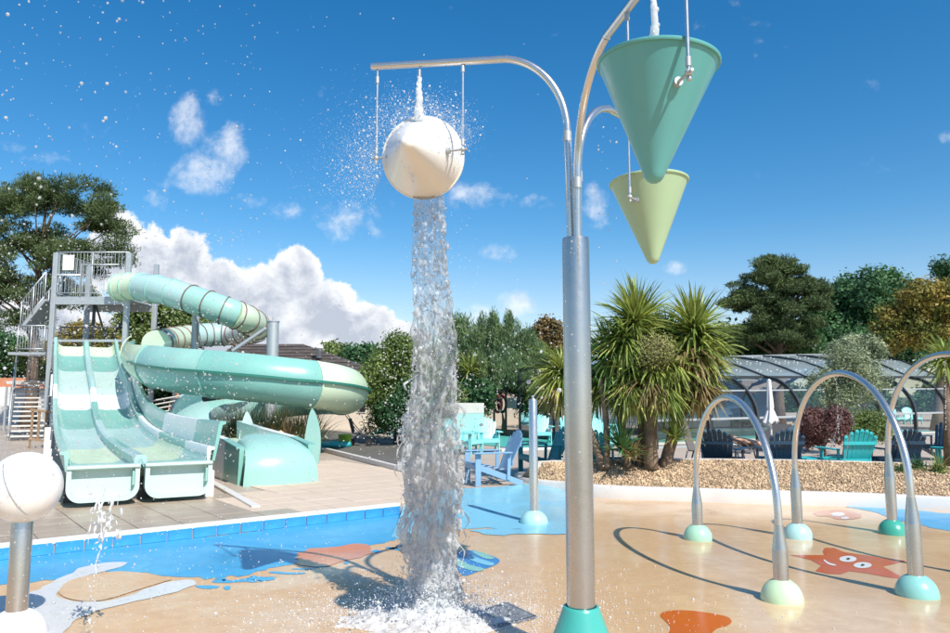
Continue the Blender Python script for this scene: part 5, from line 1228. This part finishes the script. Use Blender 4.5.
heads = [(628, 388, 12.7, .7, 110, CORDY, (-1.3, .3), (.6, 1.4)), (664, 390, 12.5, .68, 110, CORDY, (-1.3, .3), (.6, 1.4)), (700, 385, 12.7, .7, 90, DRYLEAF, (-1.3, .0), (.6, 1.4)), (648, 378, 12.5, .7, 90, DRYLEAF, (-1.3, -.2), (.6, 1.4)), (625, 340, 12.8, .85, 150, CORDY, (-1.2, .9), (.5, 1.4)), (672, 366, 12.6, .8, 150, CORDY, (-1.3, .6), (.6, 1.4)), (632, 372, 12.8, .75, 150, CORDY, (-1.3, .5), (.6, 1.4)), (702, 352, 12.8, .76, 150, CORDY, (-1.2, .7), (.7, 1.5)), (636, 322, 12.9, .86, 190, CORDY, (-.5, 1.5), (.2, .9)), (695, 332, 12.95, .9, 230, CORDY, (-1.0, 1.45), (.4, 1.5)), (690, 348, 12.7, .85, 120, DRYLEAF, (-1.3, -.1), (.3, 1.1)), (655, 368, 12.55, .66, 190, CORDY, (-1.2, .9), (.4, 1.2)),
         (612, 358, 13.0, .82, 190, CORDY2, (-.8, 1.3), (.4, 1.3)), (562, 376, 13.3, .88, 230, CORDY, (-.9, 1.2), (.8, 1.7)), (700, 376, 13.0, .7, 120, CORDY, (-1.2, .5), (.5, 1.3)), (640, 345, 13.2, .8, 190, CORDY2, (-.6, 1.4), (.2, .9)), (598, 385, 13.2, .7, 130, CORDY, (-1.1, .8), (.6, 1.4)), (668, 345, 13.2, .8, 160, CORDY2, (-.8, 1.3), (.3, 1.1)), (655, 372, 12.6, .62, 90, DRYLEAF, (-1.4, -.5), (.2, .8)), (560, 384, 13.2, .8, 70, DRYLEAF, (-1.3, -.3), (.3, .8))]
for i, (u, v, y, L, n, mt, el, dr) in enumerate(heads):
    V, F = strap_rosette(PY(u, v, y), int(n*2.1), L*1.0, .046, mt, dr, 60+i, el); o = mk('leaf_rosette', V, F, mt, cord); o['kind'] = 'stuff'
# flower ball
c = PY(655, 353, 12.35); rd = np.random.default_rng(9); V, F = leaf_cloud([tuple(c)], [.34], 5200, .022, .35, 1, .25, .1, 9); mk('flower_spray', V, F, FLOWER, cord)
for i, (u, v, y, L, n, mt) in enumerate(((622, 449, 12.6, .62, 120, CORDY2), (676, 438, 12.6, .52, 100, CORDY), (633, 456, 12.5, .4, 60, DRYLEAF))):
    V, F = strap_rosette(PY(u, v, y), n, L, .03, mt, (.3, 1.0), 90+i, (-.1, 1.4)); o = mk('leaf_rosette', V, F, mt, cord); o['kind'] = 'stuff'
yuc = thing('yucca', gbase(940, 12.9), 'yucca with a drooping head of strap leaves at the right edge behind the tall arch', 'yucca'); yuc.location.z = .5
V, F = strap_rosette(PY(946, 362, 12.8), 190, .62, .045, CORDY, (.7, 1.7), 120, (-.8, 1.3)); o = mk('leaf_rosette', V, F, CORDY, yuc); o['kind'] = 'stuff'
m_ = MB(); m_.tube([PY(948, 466, 12.8), PY(947, 362, 12.8)], [.07, .05], 10); m_.build('trunk', PALMBARK, yuc, True)
for i, (u, v, y, L, n, lab) in enumerate(((902, 474, 12.6, .30, 70, 'small grassy tuft on the gravel bed right of the far arch leg'), (918, 470, 12.8, .28, 60, 'small leafy tuft beside the back wall at right'), (938, 474, 12.5, .42, 70, 'spiky green tuft at the right end of the gravel bed'))):
    c = PY(u, v, y); c.z -= .02; t = thing('grass_tuft', c, lab, 'plant'); V, F = strap_rosette(c, n, L, .016, CORDY2, (.3, 1.2), 130+i, (.2, 1.5)); mk('blades', V, F, CORDY2 if i < 2 else CORDY, t)
    V, F = leaf_cloud([tuple(c+Vector((0, 0, .07)))], [.14], 300, .02, .6, 1, .2, .3, i); mk('leaves', V, F, OAK, t)
# pampas grass by the spiral slide
pg = thing('pampas_grass', PZ(268, 440, DZ), 'broad clump of pampas grass growing under the spiral slide trough', 'grass clump'); 
for i, (u, v, y) in enumerate(((235, 436, 20), (252, 438, 19.6), (268, 438, 19.2), (284, 439, 19.0), (298, 440, 19.3), (276, 430, 20.5), (312, 436, 20.0))):
    c = PY(u, v, y); c.z = DZ+.05; V, F = strap_rosette(c, 260, 1.35, .018, PAMPAS, (.5, 1.6), 150+i, (.6, 1.5), 7); mk('blades', V, F, PAMPAS if i != 3 else DRYLEAF, pg)['kind'] = 'stuff'
# fan palm left of the water column, small palms by the wall
for i, (u, v, y, L, n, lab) in enumerate(((432, 362, 28.4, 1.1, 160, 'fan-leaved palm rising behind the water column'), (398, 360, 25.5, 1.0, 130, 'young palm with arching fronds in the tall green shrub'), (470, 372, 28.2, 1.0, 150, 'arching palm fronds right of the water column below the conifer'), (445, 392, 26.8, .8, 110, 'low palm with yellowish fronds beside the pale low wall'), (515, 358, 30.5, .9, 120, 'palm fronds hanging over the end of the pool enclosure'))):
    c = PY(u, v, y); t = thing('palm', (c.x, c.y, DZ), lab, 'palm'); V, F = strap_rosette(c, n, L, .055, CORDY, (.5, 1.5), 170+i, (-.4, 1.3)); mk('fronds', V, F, CORDY if i in (2, 3) else CORDY2, t)['kind'] = 'stuff'
    m_ = MB(); m_.tube([(c.x, c.y, DZ), c], [.08, .06], 10); m_.build('trunk', PALMBARK, t, True)
# olive tree and shrubs by the chairs
tree('olive_tree', gbase(843, 19.5), 'silvery green olive tree with airy crown in front of the glazed enclosure', 'olive tree',
     env_px([(845, 362, 19.5, 26, 20), (832, 378, 19.5, 28, 20), (865, 380, 19.5, 22, 20), (848, 395, 19.5, 32, 14)]), 90, .16, .32, 15000, .038, OLIVE, 50, .07, 1, 16, .35, shell=.3, up=.4, trunk_top=PY(845, 365, 19.5), lshell=.3)
tree('pale_shrub', gbase(862, 31), 'silvery pale shrub behind the roof of the enclosure', 'shrub', env_px([(862, 348, 31, 22, 10)]), 30, .25, .4, 8000, .06, OLIVE, 51, .06, 1, 2)
tree('red_shrub', gbase(822, 18), 'plum red rounded shrub behind the turquoise chair', 'shrub', env_px([(822, 428, 18, 24, 16), (836, 422, 18, 15, 15), (806, 434, 18, 12, 12)]), 60, .12, .25, 17000, .035, REDSH, 52, .04, 1, 6, .4)
tree('green_shrub', gbase(868, 18.5), 'bright yellow-green bushy shrub between the turquoise and navy chairs', 'shrub', env_px([(868, 428, 18.5, 22, 14), (880, 424, 18.5, 14, 10)]), 50, .12, .25, 13000, .03, LIGHTG, 53, .04, 1, 4, .4)
# ------------------------------------------------------------------ pool enclosure on the right
AX = Vector((.874, .486, 0)); AP = Vector((-.486, .874, 0))
F0 = PY(709, 430, 22.6); F0.z = 0
PROF = [(0, DZ), (0, .95), (.10, 1.38), (.40, 1.8), (.88, 2.12), (1.45, 2.26), (3.0, 2.66), (5.0, 2.88), (6.6, 2.8)]
SPC = 2.15
enc = thing('pool_enclosure', F0+AX*6, 'long arched pool enclosure with dark ribs, clear sides and a blue-grey roof at right', 'pool enclosure')
def EP(k, e, z):
    n = k+1; z2 = z if z < .5 else (z*(1+.012*n) if z < 2.27 else 2.26*(1+.012*n)+(z-2.26)*(1+.10*n))
    return F0+AX*(SPC*k)+AP*e+Vector((0, 0, z2))
def back(prof): return [(10-e, z) for e, z in prof[::-1] if e <= 5]
full = PROF[:8]+back(PROF)[1:]
KS = list(range(-1, 8))
for k in KS:
    pts = [EP(k, e, z) for e, z in full]; q = catmull(pts, 3)
    m_ = MB(); m_.sweep(q[:len(q)//2+2], [(-.045, -.06), (.045, -.06), (.045, .06), (-.045, .06)], side=tuple(AX)); m_.build('rib', DARK, enc)
    m_ = MB(); m_.sweep(q[len(q)//2:], [(-.045, -.06), (.045, -.06), (.045, .06), (-.045, .06)], side=tuple(AX)); m_.build('rib', DARK, enc)
fixv = []
for k in KS[:-1]:
    a, b = k+.02, k+.98
    def pane(name, pr, mat):
        vs = []; 
        for e, z in pr: vs += [EP(a, e, z), EP(b, e, z)]
        m_ = MB(); n = len(pr); m_.add(vs, [(2*i, 2*i+1, 2*i+3, 2*i+2) for i in range(n-1)]); return m_.build(name, mat, enc, True)
    pane('glass_pane', PROF[0:2], GLASS); pane('glass_pane', PROF[1:4], GLASS); pane('glass_pane', PROF[3:6], GLASS)
    pane('roof_panel', [(1.47, 2.275), (3.0, 2.675), (5.0, 2.895)], ROOFG); pane('roof_panel', [(5.0, 2.895), (7.0, 2.675), (8.53, 2.275)], ROOFG)
    pane('glass_pane', back(PROF)[2:], GLASS)
    m_ = MB(); m_.bar(EP(a, .0, .95), EP(b, .0, .95), .04, .07); m_.build('rail', GALV, enc)
    m_ = MB(); m_.bar(EP(a, .40, 1.8), EP(b, .40, 1.8), .03, .05); m_.build('rail', GALV, enc)
    m_ = MB(); m_.bar(EP(a, 1.45, 2.25), EP(b, 1.45, 2.25), .07, .09); m_.build('eave_beam', DARK, enc)
    m_ = MB(); m_.bar(EP(a, 5.0, 2.91), EP(b, 5.0, 2.91), .08, .05); m_.build('ridge_cap', GALV, enc)
    m_ = MB(); m_.bar(EP(a, 0, DZ+.04), EP(b, 0, DZ+.04), .05, .08); m_.build('sill', GALV, enc)
    m_ = MB(); m_.bar(EP(a, 10, .3), EP(b, 10, .3), .04, .3); m_.build('back_plinth', GALV, enc)
    m_ = MB()
    for e, z in ((2.1, 2.44), (3.0, 2.685), (4.1, 2.81)):
        for f in (.25, .5, .75):
            for d in (-.06, .06): c = EP(k+f, e+d*1.3, z+d*.35); m_.ell(c, (.035, .035, .02), 6, 4)
    m_.build('fixings', WHITE, enc)['kind'] = 'stuff'
POOLW = bpy.data.materials.new('turquoise_pool_water'); POOLW.use_nodes = True; N = NT(POOLW.node_tree); b = POOLW.node_tree.nodes['Principled BSDF']
g_ = N.n('ShaderNodeNewGeometry').outputs['Position']; nz = N.noise(g_, .6, 4); N.put(b, 'Base Color', N.mix(nz, (.06, .42, .40, 1), (.14, .58, .52, 1))); b.inputs['Roughness'].default_value = .3; b.inputs['Specular IOR Level'].default_value = .2
bp = N.n('ShaderNodeBump'); bp.inputs['Distance'].default_value = .02; N.put(bp, 'Height', N.noise(g_, 5, 3)); POOLW.node_tree.links.new(bp.outputs[0], b.inputs['Normal'])
def quad_on(name, pts, mat, z): 
    m_ = MB(); m_.prism([(p.x, p.y) for p in pts], DZ-.0, z); return m_.build(name, mat)
o = quad_on('pool_water', [EP(-2.6, 1.9, 0), EP(7.5, 1.9, 0), EP(7.5, 9.0, 0), EP(-2.6, 9.0, 0)], POOLW, DZ+.02); tag(o, kind='structure')
o = quad_on('pool_edge', [EP(-3, 1.5, 0), EP(7.6, 1.5, 0), EP(7.6, 1.88, 0), EP(-3, 1.88, 0)], COPING, DZ+.05); tag(o, kind='structure')

# end wall of the enclosure: mullions, smoked panes and dark kick plates
def prof_z(e):
    e = min(e, 10-e)
    for (e1, z1), (e2, z2) in zip(PROF[1:], PROF[2:]):
        if e1 <= e <= e2: return z1+(z2-z1)*(e-e1)/(e2-e1)
    return PROF[1][1]
ms = [.06, 1.3, 2.6, 3.8, 5.0, 6.1, 7.2, 8.2, 9.1, 9.94]; KE = -1.03
for i, e in enumerate(ms):
    z = prof_z(e)-.05; m_ = MB(); m_.bar(EP(KE, e, DZ), EP(KE, e, z), .07, .07, up=tuple(AX)); m_.build('mullion', DARK, enc)
    if i:
        e0 = ms[i-1]; z0 = prof_z(e0)-.05; m_ = MB(); m_.add([EP(KE, e0+.04, DZ), EP(KE, e-.04, DZ), EP(KE, e-.04, z), EP(KE, e0+.04, z0)], [(0, 1, 2, 3)]); m_.build('end_pane', DGLASS, enc)
        m_ = MB(); m_.bar(EP(KE, e0+.04, DZ+.14), EP(KE, e-.04, DZ+.14), .05, .24); m_.build('kick_plate', DARK, enc)
        if 2 <= i <= 7: m_ = MB(); m_.bar(EP(KE, e0+.04, 2.2), EP(KE, e-.04, 2.2), .05, .07); m_.build('transom', DARK, enc)
def on_wall(u, v, e):
    p = EP(KE-.05, e, 0); q = PY(u, v, p.y); p.z = q.z; return p
lb = on_wall(503, 404, 8.65); t = thing('lifebuoy', lb, 'red lifebuoy hanging on the dark glazed end wall of the pool enclosure', 'lifebuoy')
RED = pmat('red_foam_ring', (.50, .05, .06), .5, 0, .1, 8)
RP = lambda a: lb+AP*(.30*math.cos(a))+Vector((0, 0, .31*math.sin(a)))
m_ = MB(); m_.tube([RP(i*2*math.pi/20) for i in range(21)], .058, 10, caps=False); m_.build('ring', RED, t, True)
for a in (.8, 2.35, 3.95, 5.5): m_ = MB(); m_.ell(RP(a), (.066, .064, .070), 10, 6); m_.build('band', WHITE, t, True)
sg = on_wall(517.5, 403, 7.6); m_ = MB(); m_.box((0, 0, 0), (.03, .62, .40), rz=math.atan2(AX.y, AX.x), bev=.006); o = m_.build('notice_sign', GALV, local=True); o.location = sg; tag(o, 'small grey notice board on the glazed end wall beside the lifebuoy', 'sign')
# pale low wall with turquoise band
w0 = PY(436, 413, 26.3); w1 = PY(484, 413, 26.3); t = thing('low_wall', (w0.x, 26.3, DZ), 'pale low wall with a turquoise tiled base right of the water column', 'wall')
z1 = PY(450, 403, 26.3).z; zb = PY(450, 413, 26.3).z
m_ = MB(); m_.box(((w0.x+w1.x)/2, 26.3, (zb+z1)/2), (w1.x-w0.x, .25, z1-zb), bev=.01); m_.build('wall', WHITEC, t)
m_ = MB(); m_.box(((w0.x+w1.x)/2, 26.27, (zb+DZ)/2), (w1.x-w0.x, .3, zb-DZ-.004)); m_.build('tiled_base', PALEBLUE, t)

# house with dark hipped roof
ROOF = pmat('dark_slate_roof', (.105, .085, .075), .75, 0, .3, 2.5, .01, 18); CREAM = pmat('cream_render', (.60, .52, .42), .85, 0, .12, 1.5, .004, 30)
hx0 = PY(205, 380, 34).x; hx1 = PY(372, 380, 34).x; ez = PY(350, 373, 34).z; rz_ = PY(300, 344, 38).z
hs_ = thing('house', ((hx0+hx1)/2, 38, DZ), 'cream house with a dark slate hipped roof behind the spiral slide', 'house')
m_ = MB(); m_.box(((hx0+hx1)/2, 38, (ez-.08+DZ)/2), (hx1-hx0-.5, 7.4, ez-.08-DZ)); m_.build('wall', CREAM, hs_)
r0, r1 = PY(235, 350, 38).x, PY(303, 350, 38).x; e0, e1x, ya, yb = hx0-.3, hx1+.35, 33.8, 42.2
m_ = MB(); m_.add([(e0, ya, ez), (e1x, ya, ez), (e1x, yb, ez), (e0, yb, ez), (r0, 38, rz_), (r1, 38, rz_)], [(0, 1, 5, 4), (1, 2, 5), (2, 3, 4, 5), (3, 0, 4), (3, 2, 1, 0)]); rf = m_.build('roof', ROOF, hs_)
nrow = 9
for j in range(1, nrow): # raised slate courses
    f = j/nrow; a = Vector((e0, ya, ez)).lerp(Vector((r0, 38, rz_)), f); b = Vector((e1x, ya, ez)).lerp(Vector((r1, 38, rz_)), f)
    m_ = MB(); m_.bar(a+Vector((0, -.02, .02)), b+Vector((0, -.02, .02)), .06, .03); m_.build('slate_course', ROOF, rf)
m_ = MB(); m_.box(((e0+e1x)/2, ya-.02, ez-.06), (e1x-e0, .06, .20)); m_.build('fascia', WHITE, hs_)
m_ = MB(); m_.box((e1x+.02, 38, ez-.06), (.06, 8.4, .20)); m_.build('fascia', WHITE, hs_)
vp = PY(319, 352, 35.6); m_ = MB(); m_.lathe([(.14, -.3), (.14, .15), (.22, .17), (.2, .27), (.02, .32)], vp, 12); m_.build('vent', WHITE, rf, True)
for u in (345, 361):
    x = PY(u, 395, 34).x; m_ = MB(); m_.box((x, 34.28, 1.45), (.42, .06, 1.1)); w_ = m_.build('window', WHITE, hs_); m_ = MB(); m_.box((x, 34.24, 1.45), (.34, .04, 1.0)); m_.build('pane', DGLASS, w_)
# far left: orange roofed house and white wall
ORR = pmat('orange_tile_roof', (.50, .19, .09), .8, 0, .25, 3)
t = thing('far_house', PY(2, 400, 47), 'small distant house with an orange tiled roof at the left edge', 'house'); t.location.z = DZ
q = PY(3, 388, 47); m_ = MB(); m_.box((q.x, 48, (q.z+DZ)/2), (3.0, 3.5, q.z-DZ)); m_.build('wall', WHITEC, t)
p1 = PY(3, 378, 48); m_ = MB(); m_.add([(q.x-1.8, 46, q.z), (q.x+1.8, 46, q.z), (q.x+1.8, 50, q.z), (q.x-1.8, 50, q.z), (q.x-1.2, 48, p1.z), (q.x+1.2, 48, p1.z)], [(0, 1, 5, 4), (1, 2, 5), (2, 3, 4, 5), (3, 0, 4), (3, 2, 1, 0)]); m_.build('roof', ORR, t)
q = PY(0, 410, 33); t = thing('white_screen', (q.x, 33, DZ), 'white screen wall at the left edge beside the stairs', 'wall')
zt1 = PY(0, 387, 33).z; zb1 = PY(0, 406, 33).z
m_ = MB(); m_.box((q.x-.35, 33, (zt1+zb1)/2), (1.5, .10, zt1-zb1), bev=.01); m_.build('panel', WHITE, t)
for x in (-.9, .3): m_ = MB(); m_.box((q.x+x, 32.9, (zt1+DZ)/2), (.08, .08, zt1-DZ)); m_.build('post', GALV, t)

# ------------------------------------------------------------------ chairs
CACHE = {}
def chair_parts():
    P = []
    for i in range(7):        # fan of back slats
        f = (i-3)/3.0; m_ = MB(); b = Vector((f*.20, .28, .27)); h = .71-.13*f*f; t_ = Vector((f*.275, .28+h*.40, .27+h*.90))
        m_.bar(b, t_, .078, .018, up=(0, 1, .3)); m_.ell(t_, (.034, .010, .034), 10, 6); P.append(('back_slat', m_))
    for z, w in ((.36, .56), (.68, .62)): 
        m_ = MB(); y = .28+(z-.27)*.445+.022; m_.bar((-w/2, y, z), (w/2, y, z), .02, .06); P.append(('crosspiece', m_))
    for i in range(6):
        m_ = MB(); f = i/5; m_.box((0, -.30+.56*f, .375-.13*f), (.52, .085, .018), bev=.004); P.append(('seat_slat', m_))
    for s in (-1, 1):
        m_ = MB(); m_.bar((s*.27, -.34, .34), (s*.27, .52, .02), .026, .10); P.append(('side_rail', m_))
        m_ = MB(); m_.bar((s*.30, -.30, 0), (s*.30, -.30, .545), .10, .028, up=(1, 0, 0)); P.append(('front_leg', m_))
        m_ = MB(); m_.box((s*.335, -.05, .56), (.135, .70, .024), bev=.01); P.append(('armrest', m_))
        m_ = MB(); m_.bar((s*.30, .25, .09), (s*.30, .27, .55), .028, .06); P.append(('rear_post', m_))
    m_ = MB(); m_.box((0, -.345, .32), (.56, .022, .09), bev=.004); P.append(('front_apron', m_))
    return P
def chair(pos, ang, mat, label, group=None, sc=1.0):
    t = thing('garden_chair', pos, label, 'chair', group or 'slatted garden chairs round the pool', rz=R(ang)); t.scale = (sc,)*3
    key = mat.name
    if key not in CACHE:
        CACHE[key] = []
        for nm, m_ in chair_parts(): o = mk(nm, m_.v, m_.f, mat, t, False, local=True); CACHE[key].append(o)
    else:
        for s in CACHE[key]: c = s.copy(); COL.objects.link(c); c.parent = t
    return t
def G(u, v, Y=None): 
    if Y is not None: return Vector((PY(u, v, Y).x, Y, DZ))
    p = PZ(u, v, DZ); return p
chair(G(489, 484), -72, BLUEGREY, 'blue-grey slatted chair seen side-on, facing left next to the water column')
chair(G(541, 474), -68, CH_TEAL, 'dark teal slatted chair just left of the big steel post, facing left')
chair(G(487, 452), 5, CH_AQUA, 'pale turquoise slatted chair facing the viewer behind the blue-grey chair')
chair(G(466, 454), 60, CH_AQUA, 'pale turquoise slatted chair half hidden right behind the water column, turned sideways')
chair(G(388, 434), 70, CH_AQUA, 'pale turquoise slatted chair left of the water column by the green shrub')
chair(G(404, 440), 20, CH_AQUA, 'pale turquoise slatted chair hidden partly behind the water column by the gravel bed')
chair(G(602, 440, 13.9), 150, CH_TEAL, 'dark teal slatted chair just right of the big steel post behind the gravel bed')
chair(G(722, 440, 14.0), 148, CH_NAVY, 'navy slatted chair seen from behind through the lowest arch, turned to the right')
chair(G(778, 440, 14.0), 176, CH_NAVY, 'navy slatted chair seen squarely from behind, between lowest and middle arch')
chair(G(845, 440, 13.9), 184, CH_TURQ, 'bright turquoise slatted chair seen from behind under the middle arch')
chair(G(893, 440, 14.0), 181, CH_NAVY, 'navy slatted chair behind the near leg of the middle arch')
chair(G(962, 440, 14.1), 215, CH_TURQ, 'turquoise slatted chair cut off by the right edge of the picture')
chair(G(938, 440, 18.0), -60, CH_NAVY, 'navy slatted chair farther back near the right edge, facing left')
chair(G(604, 428, 20.0), 20, CH_AQUA, 'pale turquoise slatted chair far behind, just right of the steel post')
chair(G(541, 428, 24.2), 0, CH_AQUA, 'pale turquoise slatted chair by the enclosure end wall, beside the slim post')
chair(G(571, 426, 24.4), 0, CH_AQUA, 'pale turquoise slatted chair by the enclosure end wall, hidden by the big steel post')
for u, lab in ((724, 'leftmost of the three far pale turquoise chairs seen through the enclosure'), (742, 'middle of the three far pale turquoise chairs seen through the enclosure'), (754, 'rightmost of the three far pale turquoise chairs seen through the enclosure')): chair(G(u, 420, 37.5), 0, CH_AQUA, lab)
for u, lab in ((896, 'left one of two far pale turquoise chairs seen under the tallest arch'), (913, 'right one of two far pale turquoise chairs seen under the tallest arch')): chair(G(u, 420, 41.0), 0, CH_AQUA, lab)
# footstool
t = thing('footstool', G(808, 445, 14.2), 'low turquoise slatted footstool left of the bright turquoise chair', 'footstool', rz=.3)
for i in range(5): m_ = MB(); m_.box((0, -.2+.1*i, .36), (.5, .08, .02), bev=.004); m_.build('slat', CH_TURQ, t, local=True)
for sx in (-1, 1):
    for sy in (-1, 1): m_ = MB(); m_.box((sx*.22, sy*.19, .175), (.04, .08, .35), bev=.004); m_.build('leg', CH_TURQ, t, local=True)
# loungers with curved metal arms
MESHF = pmat('grey_brown_mesh_fabric', (.16, .14, .125), .7, 0, .12, 20)
def lounger(pos, ang, label, back_a=62):
    t = thing('sun_lounger', pos, label, 'sun lounger', 'metal loungers by the enclosure', rz=R(ang))
    ca, sa = math.cos(R(back_a)), math.sin(R(back_a))
    m_ = MB(); m_.box((0, -.45, .37), (.62, 1.25, .02), bev=.005); m_.build('seat', MESHF, t, local=True)
    m_ = MB(); m_.bar((0, .18, .38), (0, .18+.78*ca, .38+.78*sa), .62, .02); m_.build('backrest', MESHF, t, local=True)
    for s in (-1, 1):
        m_ = MB(); m_.tube([(s*.33, -1.08, .36), (s*.33, .18, .37), (s*.33, .18+.8*ca, .37+.8*sa)], .018, 8); m_.build('side_frame', DARK, t, True, local=True)
        m_ = MB(); m_.tube([(s*.34, -.9, 0), (s*.34, -.82, .36)], .016, 8); m_.build('leg', DARK, t, True, local=True)
        m_ = MB(); m_.tube([(s*.34, .3, 0), (s*.34, .2, .36)], .016, 8); m_.build('leg', DARK, t, True, local=True)
        m_ = MB(); m_.tube([(s*.36, -.55+.42*math.cos(a), .36+.24*math.sin(a)) for a in [math.pi*i/12 for i in range(13)]], .014, 8); m_.build('armrest', DARK, t, True, local=True)
    return t
lounger(G(700, 440, 16.2), 62, 'dark mesh lounger with upright back behind the cordyline clump', 74)
l2 = lounger(G(752, 440, 17.2), -80, 'long dark mesh lounger with curved arms in front of the pool, between two navy chairs', 40)
person((G(752, 440, 17.2).x+.2, 17.2, DZ+.24), R(100), 'sunbather lying on the dark mesh lounger between the two navy chairs', 'lie', CLOTH_D, pmat('dark_hair', (.06, .035, .02), .6))
# closed parasol
pb = G(771.5, 440, 16.6); t = thing('parasol', pb, 'closed white parasol standing in front of the pool enclosure', 'parasol')
PWHITE = pmat('white_parasol_cloth', (.78, .78, .78), .8, 0, .1, 12, .004, 20, trans=.1)
zt_ = PY(771, 379, 16.6).z; zc = PY(771, 409, 16.6).z; zf = PY(771, 421, 16.6).z
m_ = MB(); m_.tube([pb, pb+Vector((0, 0, zt_-DZ))], .022, 10); m_.build('pole', WHITE, t, True)
vs = []; K_ = 20; n = 28
for i in range(K_+1):
    f = i/K_; z = zt_-.02+(zf-zt_)*f; r = .045+.03*f+(.075*max(0, (f-.72)/.28)**1.2)
    if .68 < f < .74: r = .055
    for j in range(n): a = 2*math.pi*j/n; q = r*(1+.30*math.cos(a*7+f*2)*min(1, f*2)); vs.append((pb.x+q*math.cos(a), pb.y+q*math.sin(a), z-(.04*math.cos(a*7) if i == K_ else 0)))
fs = [(i*n+j, (i+1)*n+j, (i+1)*n+(j+1) % n, i*n+(j+1) % n) for i in range(K_) for j in range(n)]
m_ = MB(); m_.add(vs, fs); m_.build('folded_canopy', PWHITE, t, True)
m_ = MB(); m_.lathe([(.2, 0), (.2, .05), (.04, .08)], pb, 20); m_.build('base', DARK, t)
# small things by the house
BIN = pmat('lime_plastic', (.35, .55, .05), .4)
bq = G(345, 436, 22.5); t = thing('bin', bq, 'lime green tub standing by the gravel bed below the spiral slide', 'tub')
m_ = MB(); m_.lathe([(.16, 0), (.20, .36), (.215, .365), (.215, .385), (.19, .385), (.15, .02)], bq, 20, caps=False); m_.build('tub', BIN, t, True); m_ = MB(); m_.lathe([(.15, .02), (.001, .025)], bq, 20, caps=False); m_.build('base', BIN, t)
bq = G(332, 437, 22.3); t = thing('rubber_boat', bq, 'small blue inflatable dinghy lying next to the lime green tub', 'dinghy')
m_ = MB(); m_.tube([bq+Vector((.5*math.cos(a), .3*math.sin(a), .10)) for a in [i*2*math.pi/20 for i in range(21)]], .09, 10, caps=False); m_.build('tube', CH_TURQ, t, True); m_ = MB(); m_.box(bq+Vector((0, 0, .05)), (.8, .42, .03)); m_.build('floor', PALEBLUE, t)
bq = G(360, 436, 22.8); t = thing('pram', bq, 'dark folded pushchair parked by the cream house wall', 'pushchair')
for s in (-.2, .2):
    for y in (-.3, .3): m_ = MB(); m_.lathe([(.11, -.02), (.11, .02)], bq+Vector((y, s, .11)), 16, axis=(0, 1, 0)); m_.build('wheel', BLACK, t)
    m_ = MB(); m_.tube([bq+Vector((.3, s, .11)), bq+Vector((-.2, s, .65)), bq+Vector((-.42, s, .95))], .014, 6); m_.tube([bq+Vector((-.3, s, .11)), bq+Vector((.15, s, .6))], .014, 6); m_.build('frame', DARK, t, True)
m_ = MB(); m_.bar(bq+Vector((.15, 0, .35)), bq+Vector((-.2, 0, .42)), .36, .05); m_.build('seat', CLOTH_D, t); m_ = MB(); m_.bar(bq+Vector((-.2, 0, .42)), bq+Vector((-.32, 0, .85)), .36, .05, up=(1, 0, 0)); m_.build('backrest', CLOTH_D, t)
# grey-white slatted stack behind the racing slide
wq = G(164, 425, 24.5); t = thing('folded_loungers', wq, 'stack of white slatted frames in the shade behind the racing slide', 'rack')
for i in range(7): m_ = MB(); m_.bar(wq+Vector((-.6, 0, .5+.14*i)), wq+Vector((.6, .1, .72+.14*i)), .5, .03); m_.build('slat', WHITE, t)
for x in (-.55, .55): m_ = MB(); m_.box(wq+Vector((x, 0, .8)), (.05, .05, 1.6)); m_.build('upright', GALV, t)
